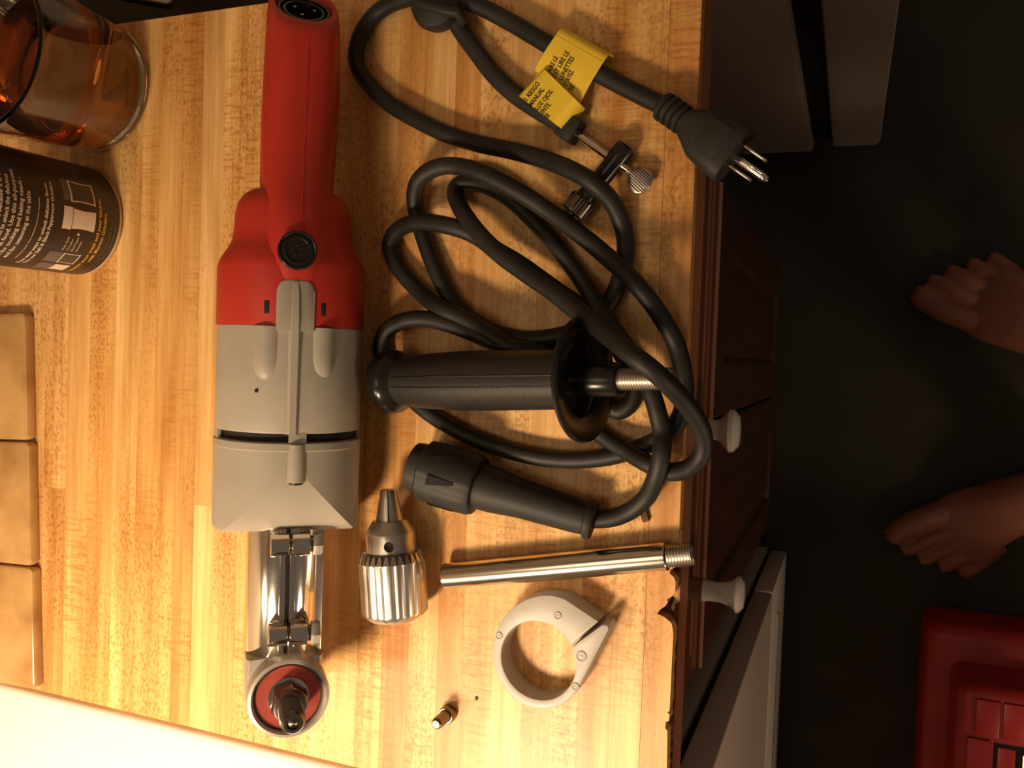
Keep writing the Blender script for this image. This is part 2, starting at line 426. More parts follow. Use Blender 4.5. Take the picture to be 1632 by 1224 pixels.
# ------------------------------------------------------------------ fridge at the other end
FY = .323
fr = thing('fridge', 'tall fridge seen from its brown-grey side beyond the worktop', 'fridge', (-.4, .7, 0))
MB().bbox((-.715, FY, .02), (-.066, 1.05, 1.75), .006).build('body', M['fridge'], fr)
MB().box((-.066, FY + .012, .05), (-.040, 1.04, 1.74)).build('door_gap', M['dark_gap'], fr, smooth=False)
MB().bbox((-.040, FY + .002, .03), (.027, 1.05, 1.75), .008).build('fridge_door', M['fridge'], fr)
MB().box((-.70, FY + .03, 0), (-.06, 1.0, .02)).build('plinth', M['dark_gap'], fr, smooth=False)

# steel handle end that hangs in the gap against the fridge
hk = thing('utensil_handle', 'steel handle with a rounded end hanging on the fridge side', 'handle', (-.63, FY, Z0 - .15))
HY = .297
pts = [Vector((-.690, HY, Z0 + .012)), Vector((-.640, HY, Z0 - .032)), Vector((-.600, HY, Z0 - .062)), Vector((-.576, HY, Z0 - .086)), Vector((-.564, HY, Z0 - .096))]
MB().tube(crom(pts, 5), [.0075]*18 + [.0080, .0070, .004], 16, flat=(1.1, .8)).build('handle', M['bright_rod'], hk)
MB().lathe([(.014, 0), (.014, .008), (.006, .010), (.006, FY - HY)], 24, frame((-.630, FY, Z0 - .040), (0, -1, 0))).build('magnet', M['black_gloss'], hk)

# ------------------------------------------------------------------ tiles lying at the back of the worktop
def tile(px0, py0, px1, py1, label):
    a = at(px0, py0, .009); b = at(px1, py1, .009)
    d = (b - a); L_ = d.length; yv = d.normalized(); xv = Vector((0,0,1)).cross(yv)        # points to -x... checked below
    if xv.x > 0: xv = -xv
    m = Matrix((xv, yv, Vector((0,0,1)))).transposed().to_4x4(); m.translation = Vector((a.x, a.y, Z0))
    wdt = min(.1, (a.x - XB) - .006)
    mb = MB(); r = .004
    def rr(ins, z, n=4):
        o = []; x0, x1, y0, y1 = ins, wdt - ins, ins, L_ - ins; q = r
        for cx, cy, s0 in ((x1-q, y1-q, 0), (x0+q, y1-q, 90), (x0+q, y0+q, 180), (x1-q, y0+q, 270)):
            for k in range(n + 1):
                an = math.radians(s0 + 90*k/n); o.append((cx + q*math.cos(an), cy + q*math.sin(an), z))
        return o
    mb.loft([rr(.0006, 0.0003), rr(0, .002), rr(0, .0065), rr(.0006, .0082), rr(.002, .009)], m)
    t = mb.build('wall_tile', M['tile']); tag(t, label, 'tile', 'loose tan tiles at the back of the worktop')
tile(39, 498, 43, 702, 'tan glazed tile on the worktop, nearest the black can')
tile(45, 705, 48.5, 903, 'tan glazed tile on the worktop between two others')
tile(50.5, 906, 54, 1100, 'tan glazed tile on the worktop, nearest the white cooker')

# ------------------------------------------------------------------ right-angle drill
C0 = at(461, 640, .0457)
ROLL = math.radians(40)
rot = Matrix.Rotation(ROLL, 3, 'Y')
dl = thing('right_angle_drill', 'red and grey right-angle drill lying on the worktop', 'drill', C0, rot)
# a thing with parts in local axes: y along the tool, z where the spindle points
def dpart(mb, name, m_, parent=dl, **k): return mb.build(name, m_, parent, world_space=False, **k)
Y_AX = Matrix.Rotation(-PI/2, 4, 'X')                   # lathe z -> +y
def ylathe(prof, n=64, x=0, z=0, **k):
    return MB().lathe(prof, n, Matrix.Translation((x, 0, z)) @ Y_AX, **k)

red = MB()
secs = [sup(.0450, .0450, -.0450, 64, 2.0, y=.0470), sup(.0452, .0452, -.0452, 64, 2.0, y=.0480), sup(.0452, .0452, -.0452, 64, 2.05, y=.082)]
for y, hw, z in ((.0865, .0440, .0440), (.094, .0395, .040), (.099, .0370, .038), (.106, .0360, .037), (.116, .0355, .036), (.122, .0340, .034), (.127, .0310, .031), (.130, .0270, .027), (.131, .02, .02)):
    secs.append(sup(hw, z, -z, 64, 2.15, y=y))
red.loft(secs)
hs = []
for y, xc, hw, zt, zb, e, sh in ((.049, 0, .0185, .0448, .0, 2.3, 0), (.060, 0, .0190, .0446, .0, 2.3, 0), (.070, 0, .0192, .0450, -.005, 2.4, 0), (.0770, 0, .0193, .0464, -.01, 2.4, 0), (.084, 0, .0195, .0474, -.01, 2.5, 0), (.096, .0, .0198, .0474, -.02, 2.5, 0), (.110, .0002, .0204, .0450, -.024, 2.6, 0),
                          (.122, .0004, .0212, .0400, -.026, 2.6, 0), (.138, .0008, .0222, .0340, -.027, 2.6, 0), (.155, .0014, .0228, .0290, -.027, 2.6, 0), (.178, .0020, .0234, .0260, -.026, 2.6, 0),
                          (.200, .0024, .0232, .0245, -.025, 2.6, -.05), (.220, .0026, .0228, .0235, -.0245, 2.6, -.3), (.238, .0027, .0222, .0230, -.0240, 2.6, -.7), (.2450, .0027, .0214, .0224, -.0232, 2.6, -.85), (.2478, .0027, .0200, .0210, -.0218, 2.6, -.85),
                          (.2480, .0027, .0176, .0182, -.0190, 2.2, -.85), (.2440, .0027, .0170, .0176, -.0184, 2.2, -.85), (.2350, .0027, .0168, .0174, -.0182, 2.2, -.85)):
    hs.append(sup(hw, zt, zb, 64, e, xc, y, sh))
red.loft(hs)
hd = dpart(red, 'handle_housing', M['red'])
# mould seam along the handle
sm = MB(); pts = []
for y, xc, zt, sh in ((.099, .0, .0472, 0), (.108, .0002, .0456, 0), (.122, .0004, .0401, 0), (.138, .0008, .0341, 0), (.155, .0014, .0291, 0), (.178, .002, .0261, 0), (.200, .0024, .0246, -.05), (.220, .0026, .0236, -.3), (.238, .0027, .0231, -.7)):
    pts.append(Vector((xc + .0015, y + sh * zt, zt)))
sm.tube(crom(pts, 4), .00035, 6); dpart(sm, 'mould_seam', M['red'], hd)
# socket in the end of the handle
sk_n = Vector((0, 1, .85)).normalized()
sk = frame((.0027, .2450, -.0005), sk_n, (1, 0, 0))
dpart(MB().lathe([(.0164, -.006), (.0164, .0006), (.0158, .0010), (.0146, .0008), (.0142, -.004), (.0128, -.0045), (.0128, .0002), (.0112, .0004), (.0104, -.006), (.0, -.006)], 40, sk @ Matrix.Diagonal((1.0, 1.25, 1, 1)), cap0=True, cap1=False), 'cord_socket', M['black_gloss'], hd)
pins = MB()
for a in (20, 140, 260):
    pins.bbox((.0062, -.0010, -.006), (.0076, .0010, .0005), .0003, sk @ Matrix.Rotation(math.radians(a), 4, 'Z'))
dpart(pins, 'contact_pin', M['chrome'], hd)
# trigger, mostly hidden below
dpart(MB().bbox((-.009, .160, -.040), (.012, .205, -.022), .005), 'trigger', M['black_matte'])
# button
dpart(MB().lathe([(.0112, -.004), (.0112, .0012), (.0104, .0020), (.0092, .0014), (.0088, .0022), (.0070, .0026), (.0064, .0019), (.0030, .0021), (0, .0021)], 44, Matrix.Translation((-.001, .0905, .0478)), cap1=False), 'lock_button', M['black_gloss'])
bd = MB()
for k in range(5):
    a = 2*PI*k/5 + .4
    bd.lathe([(.0007, 0), (.0004, .0005), (0, .0006)], 8, Matrix.Translation((-.001 + .0028*math.cos(a), .0905 + .0028*math.sin(a), .0499)))
dpart(bd, 'button_dimple', M['ink'])
# slots in the red shell
for x in (-.0170, .0152):
    z = math.sqrt(.0452**2 - x*x)
    m = Matrix.Translation((x, .0575, z)) @ Matrix.Rotation(math.asin(x/.0452), 4, 'Y')
    dpart(MB().bbox((-.0017, -.0040, -.002), (.0017, .0040, .0002), .0005, m), 'slot', M['dark_gap'], hd)
# grey motor housing with tongue, rib and screw bosses
gm = ylathe([(.0440, .0470), (.0444, .0466), (.0446, .020), (.0447, -.0150), (.0442, -.0162), (.0425, -.0162)], 72, cap0=False, cap1=False)
mh = dpart(gm, 'motor_housing', M['grey'])
def cpatch(x0, x1, y0, y1, r, th, rnd=0., nx=14, ny=14):
    """curved plate on the housing, round at its +y end"""
    mb = MB(); secs = []
    for i in range(nx + 1):
        u = i / nx; x = x0 + (x1 - x0) * u
        ye = y1
        if rnd:
            q = min(x - x0, x1 - x)
            if q < rnd: ye = y1 - (rnd - math.sqrt(max(0, rnd**2 - (rnd - q)**2)))
        a = math.asin(x / r)
        def pt(rr, y): return (rr * math.sin(a), y, rr * math.cos(a))
        secs.append([pt(r - .002, y0), pt(r - .002, ye), pt(r + th*.6, ye), pt(r + th, ye - th), pt(r + th, y0)])
    return mb.loft(secs)
dpart(cpatch(-.0116, .0096, .044, .0735, .0452, .0010, .006), 'tongue', M['grey'], mh)
rb = []
for y, hw, h in ((.0728, .0016, .0020), (.066, .0024, .0032), (.05, .0030, .0034), (.043, .0032, .0026), (.02, .0032, .0020), (-.005, .0030, .0020), (-.0165, .0030, .0018)):
    z = .0445
    rb.append([(-.001 - hw*1.5, y, z - .002), (-.001 - hw, y, z + .0002), (-.001 - hw*.62, y, z + h), (-.001 + hw*.62, y, z + h), (-.001 + hw, y, z + .0002), (-.001 + hw*1.5, y, z - .002)])
dpart(MB().loft(rb), 'spine_rib', M['grey'], mh)
for x, y1, r_ in ((-.0150, .0165, .0095), (.0142, .0185, .0095)):
    z = math.sqrt(.0446**2 - x*x) - .0072
    secs = []
    for k, (yy, q) in enumerate(((.0465, 1.0), (.034, 1.0), (y1 + .008, .98), (y1 + .003, .9), (y1 - .001, .72), (y1 - .004, .42), (y1 - .0055, .1))):
        secs.append([(x + r_*q*math.cos(2*PI*j/24), yy, z + r_*q*math.sin(2*PI*j/24)) for j in range(24)])
    dpart(MB().loft(secs), 'screw_boss', M['grey'], mh)
dpart(MB().lathe([(.0012, 0), (.0008, .0012), (0, .0013)], 10, Matrix.Translation((-.0215, .0085, .0390))), 'dimple', M['ink'], mh)
# dark vent band between the two housings
vb = ylathe([(.0418, -.014), (.0418, -.024)], 64)
dpart(vb, 'vent_slot', M['dark_gap'])
dpart(cpatch(-.0030, .0072, -.0225, -.0150, .0440, .0006), 'vent_bridge', M['grey'])
for s_ in (-1, 1):                                     # the slots close again on the flanks
    mb = MB(); secs = []
    for k in range(19):
        a = s_ * math.radians(72 + 105 * k / 18)
        secs.append([(r_*math.sin(a), y, r_*math.cos(a)) for r_, y in ((.0425, -.0150), (.0444, -.0150), (.0446, -.0225), (.0425, -.0225))])
    dpart(mb.loft(secs), 'vent_flank', M['grey'])
# gear housing with sloping front
def gsec(y, k=.0450):
    """round section whose top is planed off towards the nose"""
    xc = 0.0 if y > -.0345 else min(k*.90, .0395 * (abs(y) - .0345) / .0430)
    zc = math.sqrt(k*k - xc*xc); ac = math.asin(zc / k)
    arc = [(k*math.cos(t), y, k*math.sin(t)) for t in np.linspace(PI - ac, 2*PI + ac, 81)]
    return arc + [(xc - 2*xc*i/12, y, zc) for i in range(1, 12)]
gs = [gsec(-.0215, .0438), gsec(-.0222, .0452), gsec(-.0262, .0455), gsec(-.0268, .0450)] + [gsec(-.032 - .0029*k, .0450) for k in range(16)] + [gsec(-.0775, .0444), gsec(-.0785, .0425)]
gh = dpart(MB().loft(gs), 'gear_housing', M['grey'], angle=17)
bs = []
for yy, q in ((-.0225, .9), (-.030, 1.), (-.041, 1.), (-.0445, .98), (-.0450, .8)):
    bs.append([(.0018 + .0058*q*math.cos(2*PI*j/24), yy, .0420 + .0058*q*math.sin(2*PI*j/24)) for j in range(24)])
dpart(MB().loft(bs), 'screw_boss', M['grey'], gh)
dpart(MB().lathe([(.0042, 0), (.0042, .0012), (0, .0012)], 20, Matrix.Translation((.0018, -.0450, .0428)) @ Matrix.Rotation(PI/2, 4, 'X'), cap1=False), 'screw', M['dark_steel'], gh)
pk = []
for yy, q in ((-.0462, 1.), (-.050, .92), (-.0545, .62), (-.057, .25)):
    pk.append([(.0018 + .0052*q*math.cos(PI*j/16), yy, .0405 - (abs(yy) - .0462)*.55 + .0022*q*math.sin(PI*j/16)) for j in range(17)])
dpart(MB().loft(pk, closed=True), 'screw_pocket', M['grey'], gh)
# chrome clamp collar
ck = MB(); secs = []
nk = 60; gap = math.radians(3.0)
for y in (-.0765, -.156, -.157):
    rr = .0238 if y > -.1565 else .0232
    ring = []
    for j in range(nk + 1):
        a = gap + (2*PI - 2*gap) * j / nk
        ring.append((rr*math.sin(a), y, rr*math.cos(a)))
    for j in range(nk, -1, -1):
        a = gap + (2*PI - 2*gap) * j / nk
        ring.append(((rr-.003)*math.sin(a), y, (rr-.003)*math.cos(a)))
    secs.append(ring)
cl = dpart(ck.loft(secs), 'clamp_collar', M['chrome'])
# raised lips along the split
for s_ in (-1, 1):
    dpart(MB().bbox((min(s_*.0011, s_*.0048), -.1545, .020), (max(s_*.0011, s_*.0048), -.0775, .0243), .0006), 'clamp_lip', M['chrome'], cl)
dpart(MB().bbox((.0060, -.156, .0120), (.0225, -.0770, .0155), .001), 'clamp_flange', M['steel'], cl)
dpart(ylathe([(.0200, -.0765), (.0200, -.157)], 40), 'neck_tube', M['dark_steel'])
for yy in (-.0855, -.1405):
    for x0, x1 in ((-.0110, .0005), (.0015, .0128)):
        dpart(MB().lathe([(.0062, x0), (.0072, x0 + .0006), (.0072, x1 - .0006), (.0062, x1)], 32, Matrix.Translation((0, yy, .0262)) @ Matrix.Rotation(PI/2, 4, 'Y')), 'clamp_lug', M['chrome'], cl)
    dpart(MB().lathe([(.0050, .0), (.0050, .0162)], 20, Matrix.Translation((0, yy, .0262)) @ Matrix.Rotation(PI/2, 4, 'Y')), 'clamp_bolt', M['dark_steel'], cl)
    dpart(MB().lathe([(.0066, .0145), (.0072, .0152), (.0072, .0190), (.0062, .0202)], 6, Matrix.Translation((0, yy, .0262)) @ Matrix.Rotation(PI/2, 4, 'Y')), 'bolt_head', M['cast'], cl)
# right-angle head
YH = -.1785
def stadium(r_, z, y0=-.157, n=32, hw=None):
    o = []; hw = hw or r_
    for k in range(n + 1):
        a = PI + PI*k/n; o.append((r_*math.cos(a), YH + r_*math.sin(a), z))
    o += [(hw, y0, z), (hw*.6, y0 + .0006, z), (-hw*.6, y0 + .0006, z), (-hw, y0, z)]
    return o
he = MB().loft([stadium(.0205, -.030), stadium(.0222, -.028), stadium(.0230, -.024), stadium(.0232, .012, hw=.0232), stadium(.0230, .019, hw=.0230), stadium(.0215, .0215, -.1575, hw=.021)])
h_ = dpart(he, 'gear_head', M['cast'])
HM = Matrix.Translation((.002, YH, 0))
dpart(MB().lathe([(.0236, .008), (.0244, .011), (.0247, .020), (.0247, .030), (.0240, .0325), (.0222, .0330), (.0212, .0320), (.0208, .0292)], 64, HM, cap0=False, cap1=False), 'bearing_ring', M['cast'], h_)
dpart(MB().lathe([(.0214, .0286), (.0206, .0292), (.0192, .0292), (.0190, .0286)], 56, HM, cap1=False), 'snap_ring', M['dark_steel'], h_)
dpart(MB().lathe([(.0196, .0280), (.0192, .0300), (.0110, .0302), (.0100, .0290)], 56, HM, cap1=False), 'felt_washer', M['red_felt'], h_)
dpart(MB().lathe([(.0122, .0285), (.0122, .0305), (.0104, .0310)], 40, HM), 'nut_washer', M['chrome'], h_)
dpart(MB().lathe([(.0108, .0300), (.0114, .0312), (.0114, .0412), (.0102, .0428), (.0085, .0430)], 6, HM @ Matrix.Rotation(.4, 4, 'Z')), 'hex_nut', M['dark_steel'], h_)
th = [(.0095, .0425), (.0095, .0475), (.0078, .0480)]
z = .0480
while z < .0660:
    th += [(.0074, z), (.0066, z + .0007)]; z += .0014
th += [(.0066, .0675), (.0054, .0690), (.0038, .0690), (.0034, .0678), (.0026, .0680), (0, .0690)]
dpart(MB().lathe(th, 36, HM, cap1=False), 'threaded_spindle', M['dark_steel'], h_)

# ------------------------------------------------------------------ drill chuck
def axis_thing(name, label, cat, p0, p1, group=None):
    """thing at p0 with local z along p0->p1"""
    m = frame(p0, p1 - p0)
    o = thing(name, label, cat, p0, m.to_3x3(), group)
    return o
cA = at(630, 984, .0212); cB = at(618.5, 780, .0212)
ch = axis_thing('drill_chuck', 'steel keyed drill chuck with fluted sleeve beside the drill', 'chuck', cA, cB)
LC = (cB - cA).length
def lp(mb, name, m_, parent): return mb.build(name, m_, parent, world_space=False)
def cut(o, cutter):
    """drill a real hole into a part"""
    c = cutter.build('cutter', M['dark_steel'], None)
    md = o.modifiers.new('hole', 'BOOLEAN'); md.operation = 'DIFFERENCE'; md.object = c; md.solver = 'EXACT'
    par = o.parent; o.parent = None
    dg = bpy.context.evaluated_depsgraph_get(); dg.update()
    me = bpy.data.meshes.new_from_object(o.evaluated_get(dg))
    o.modifiers.clear(); o.data = me; o.parent = par
    bpy.data.objects.remove(c)
    me.set_sharp_from_angle(angle=math.radians(38))
# fluted sleeve
def flute(r0, z, n=120, nf=20, dep=.0009):
    o = []
    for j in range(n):
        a = 2*PI*j/n; ph = (a / (2*PI) * nf) % 1
        d = 0 if ph < .62 else dep
        o.append(((r0 - d)*math.cos(a), (r0 - d)*math.sin(a), z))
    return o
zs0, zs1 = .004, LC*.452
sl = lp(MB().loft([flute(.0165, 0, dep=0), flute(.0200, .003, dep=.0), flute(.0212, zs0 + .001), flute(.0212, zs1 - .0012), flute(.0212, zs1, dep=.0)]), 'sleeve', M['steel'], ch)
# gear teeth ring
NT = 28; tg = []
def teeth(zlo, zhi, rlo, rhi):
    mb = MB()
    for k in range(NT):
        a0 = 2*PI*k/NT; da = 2*PI/NT
        def pp(r_, a, z): return (r_*math.cos(a), r_*math.sin(a), z)
        lo = [pp(rlo, a0 + da*.06, zlo), pp(rlo, a0 + da*.94, zlo), pp(rhi, a0 + da*.94, zlo), pp(rhi, a0 + da*.06, zlo)]
        hi = [pp(rlo, a0 + da*.34, zhi), pp(rlo, a0 + da*.66, zhi), pp(rhi - .0022, a0 + da*.66, zhi), pp(rhi - .0022, a0 + da*.34, zhi)]
        mb.loft([lo, hi])
    return mb
lp(teeth(zs1 - .0003, zs1 + .0050, .0160, .0209), 'gear_tooth', M['steel'], sl)
lp(MB().lathe([(.0200, zs1 - .001), (.0175, zs1 + .002), (.0160, zs1 + .006)], 48), 'tooth_root', M['dark_steel'], sl)
zn = LC*.665
nb = lp(MB().lathe([(.0158, zs1), (.0160, zn), (.0157, zn + .0006), (.0110, LC*.762), (.0095, LC*.766), (.0085, LC*.762)], 64), 'nose', M['steel'], ch)
# key hole facing up
inv = MATS[ch.name].to_3x3().inverted()
up = inv @ Vector((.42, .03, .9)).normalized(); up.z = 0; up.normalize()
hp = up * .0158 + Vector((0, 0, zs1 + (zn - zs1) * .62))
hf = frame(hp, up)
cut(nb, MB().lathe([(.0033, -.0045), (.0033, .002)], 28, hf))
lp(MB().lathe([(.0033, -.0049), (.0033, -.0044), (0, -.0040)], 24, hf, cap1=False), 'key_hole', M['dark_steel'], nb)
for k in range(3):
    a = math.atan2(up.y, up.x) + math.radians(60 + 120*k)
    d = Vector((math.cos(a), math.sin(a), 0)); sd = Vector((-d.y, d.x, 0)); secs = []
    for zz, ro, ww in ((LC*.70, .0098, .0088), (LC*.766, .0088, .0080), (LC*.93, .0060, .0052), (LC*.985, .0052, .0040), (LC, .0046, .0030)):
        sec = [d*.0004 + Vector((0, 0, zz))]
        for q in range(-5, 6):
            an = q/5 * math.radians(57)
            v = d*math.cos(an) + sd*math.sin(an)
            sec.append(v*ro + Vector((0, 0, zz)))
        secs.append(sec)
    lp(MB().loft(secs), 'jaw', M['steel'], ch)

# ------------------------------------------------------------------ steel rod handle
rA = at(709, 918.5, .0083); rB = at(1063, 886.5, .0083)
rd = axis_thing('steel_rod', 'bright steel rod handle with a threaded end at the worktop edge', 'rod', rA, rB)
LR = (rB - rA).length
lp(MB().lathe([(.0074, 0), (.0082, .0010), (.0083, LR - .0006), (.0078, LR)], 56), 'shaft', M['bright_rod'], rd)
th = [(.0058, LR - .0005)]; z = LR
while z < LR + .0140:
    th += [(.0058, z), (.0067, z + .0006), (.0067, z + .0010), (.0058, z + .0016)]; z += .0017
th += [(.0052, z + .0006), (.0, z + .0008)]
lp(MB().lathe(th, 40, cap1=False), 'thread', M['steel'], rd)

# ------------------------------------------------------------------ grey clamp ring
HR = .0175
def tp(px, py): p = at(px, py, HR); return Vector((p.x, p.y))
rc = (tp(798.5, 1044) + tp(914, 1062)) / 2
top_c = at(857, 1053, HR); cx, cy = top_c.x, top_c.y
e1, e2, e3, e4 = tp(798.5, 1046), tp(843, 991), tp(870, 1116), tp(916, 1075)
r_in = sum(((e - Vector((cx, cy))).length) for e in (e1, e2, e3, e4)) / 4
rg = thing('clamp_ring', 'pale grey split clamp ring with a pointed tail on the worktop', 'clamp', (cx, cy, Z0))
tipA, tipB = tp(954, 992) - Vector((cx, cy)), tp(970, 998) - Vector((cx, cy))
midt = (tipA + tipB) / 2; ta = math.atan2(midt.y, midt.x)          # where the tail points
sa, sb = tp(911, 1030) - Vector((cx, cy)), tp(956, 993) - Vector((cx, cy))
aS = math.atan2(sa.y, sa.x)
gapw = .02
loop = []
na = 72
# outer boundary from slot's lower jaw round by the bottom to the upper jaw
in0 = aS - gapw; in1 = aS + gapw - 2*PI
outer = [tipA + Vector((.0022, -.0012)), tipB + Vector((-.0006, .0004)), tipB + Vector((.0001, -.0022))]
rim_px = [(918,1104),(905,1117),(888,1126.5),(868,1130.5),(843,1127),(818,1113),(799,1090),(788,1063),(785.5,1037),(791,1006),(807,979),(831,959.5),(856,950.5),(880,949.5),(900,955)]
for q in crom([Vector((*tp(*p), 0)) for p in rim_px], 5):
    outer.append(Vector((q.x - cx, q.y - cy)))
outer += [tipA + Vector((-.0012, .0010)), tipA + Vector((-.0004, .0002))]
inner = []
for k in range(na + 1):
    a = in1 + (in0 - in1) * k / na
    inner.append(Vector((r_in*math.cos(a), r_in*math.sin(a))))
loop = outer + inner
def ring_faces(z0, z1, b):
    bm = bmesh.new()
    vs_ = [bm.verts.new((p.x, p.y, z0)) for p in loop]
    fc = bm.faces.new(vs_)
    ex = bmesh.ops.extrude_face_region(bm, geom=[fc])
    for v in ex['geom']:
        if isinstance(v, bmesh.types.BMVert): v.co.z = z1
    bmesh.ops.recalc_face_normals(bm, faces=list(bm.faces))
    eds = [e for e in bm.edges if abs(e.verts[0].co.z - z1) < 1e-6 and abs(e.verts[1].co.z - z1) < 1e-6]
    bmesh.ops.bevel(bm, geom=eds, offset=b, segments=2, profile=.5, affect='EDGES')
    bmesh.ops.triangulate(bm, faces=[f for f in bm.faces if len(f.verts) > 4])
    bm.verts.index_update()
    mb = MB().add([v.co.copy() for v in bm.verts], [tuple(v.index for v in f.verts) for f in bm.faces]); bm.free(); return mb
lp(ring_faces(0, HR, .0006), 'ring_body', M['ring_grey'], rg)
for px, py in ((926.5, 1046), (889, 981), (795.5, 1013), (917, 1094)):
    q = at(px, py, HR)
    r_ = .0034 if px > 920 else .0024
    lp(MB().lathe([(r_, -.001), (r_, .0003), (r_*.8, .0006), (r_*.7, .0003), (r_*.45, .0002), (r_*.3, .0004), (0, .0004)], 24, Matrix.Translation((q.x - cx, q.y - cy, HR)), cap1=False), 'ejector_mark', M['ring_grey'], rg)

# ------------------------------------------------------------------ small hex driver bit standing on end
bp_ = at(716, 1136, 0)
bt = thing('socket_bit', 'small chrome bit standing on its thick end near the cooker', 'bit', bp_)
bt_prof = [(.0050, 0), (.0056, .0006), (.0056, .0058), (.0050, .0066)]
lp(MB().lathe(bt_prof, 32), 'collar', M['dark_steel'], bt)
lp(MB().lathe([(.0044, .006), (.0040, .0075), (.0038, .0170), (.0034, .0186), (.0024, .0196), (0, .0198)], 32, cap1=False), 'shank', M['dark_steel'], bt)

# ------------------------------------------------------------------ side handle
def solve_axis():
    A = at(634, 608, .0215)
    tilt = math.radians(11)
    best = None
    for k in range(-60, 61):
        yaw = math.radians(k * .25)
        d = Vector((math.cos(tilt)*math.cos(yaw), math.cos(tilt)*math.sin(yaw), math.sin(tilt)))
        # pixel of the stud tip 0.175 on
        P = A + d * .1805
        v = R.T @ np.array([P.x, P.y, P.z - Z0 - HC]); px = 816 + FPX*v[0]/-v[2]; py = 612 - FPX*v[1]/-v[2]
        e = abs(py - 604)
        if best is None or e < best[0]: best = (e, d, px, py)
    return A, best[1]
hA, hD = solve_axis()
hA = hA - hD * .012
sh_ = axis_thing('side_handle', 'black plastic side handle with round guard and threaded stud', 'handle', hA, hA + hD)
def proj(P):
    v = R.T @ np.array([P[0], P[1], P[2] - Z0 - HC]); return 816 + FPX*v[0]/-v[2], 612 - FPX*v[1]/-v[2]
# distance along the axis of a photo column
def along(px):
    lo, hi = 0.0, .3
    for _ in range(40):
        m = (lo + hi) / 2
        if proj(hA + hD*m)[0] < px: lo = m
        else: hi = m
    return lo
zf = along(930); zg = zf - .004; zh = along(989); zt = along(1069)
lp(MB().lathe([(.0150, .0), (.0185, .0015), (.0203, .0060), (.0205, .0090), (.0195, .0125), (.0165, .0158), (.0150, .0180)], 56), 'end_cap', M['black_gloss'], sh_)
def grip(z, r_):
    return [(r_*1.02*math.cos(2*PI*j/48) * (1 + .0), r_*math.sin(2*PI*j/48), z) for j in range(48)]
gp = lp(MB().loft([grip(.0150, .0150), grip(.020, .0156), grip(.040, .0172), grip(.062, .0180), grip(.085, .0178), grip(zg - .006, .0166), grip(zg, .0168)]), 'grip', M['black_matte'], sh_)
inv = MATS[sh_.name].to_3x3().inverted()
toc = inv @ (Vector((0, 0, Z0 + HC)) - hA - hD*.06); toc.z = 0; toc.normalize()
base_a = math.atan2(toc.y, toc.x)
for da in (math.radians(-9), math.radians(12), math.radians(171), math.radians(192)):
    a = base_a + da
    pts = [Vector((r_*math.cos(a), r_*math.sin(a), z)) for z, r_ in ((.019, .0154), (.04, .0172), (.062, .0180), (.085, .0178), (zg - .007, .0166))]
    lp(MB().tube(crom(pts, 4), .0006, 8), 'parting_ridge', M['black_gloss'], gp)
fg = lp(MB().lathe([(.0170, zg), (.0250, zg - .0002), (.0325, zf - .0022), (.0346, zf - .0008), (.0350, zf + .0010), (.0340, zf + .0024), (.0320, zf + .0022), (.0260, zf + .0012), (.0210, zf - .0005), (.0200, zf - .0030), (0, zf - .0030)], 72, cap1=False), 'guard', M['black_gloss'], sh_)
for k in range(4):
    a = base_a + PI/4 + k*PI/2 + .78
    m = Matrix.Rotation(a, 4, 'Z')
    secs = [[(.006, -.0011, z0_), (.006, .0011, z0_), (.0205, .0011, z1_), (.0205, -.0011, z1_)] for z0_, z1_ in ((zf - .003, zf - .003), (zf + .0065, zf + .0016))]
    lp(MB().loft(secs, m), 'spoke', M['black_gloss'], fg)
lp(MB().lathe([(.0105, zf - .003), (.0098, zf + .006), (.0092, zh - .001), (.0084, zh), (.0, zh)], 40, cap1=False), 'hub', M['black_gloss'], sh_)
th = []; z = zh - .001
while z < zt:
    th += [(.0050, z), (.0060, z + .0006), (.0060, z + .0009), (.0050, z + .0015)]; z += .0016
th += [(.0044, z + .0006), (0, z + .0007)]
lp(MB().lathe(th, 36, cap1=False), 'threaded_stud', M['steel'], sh_)

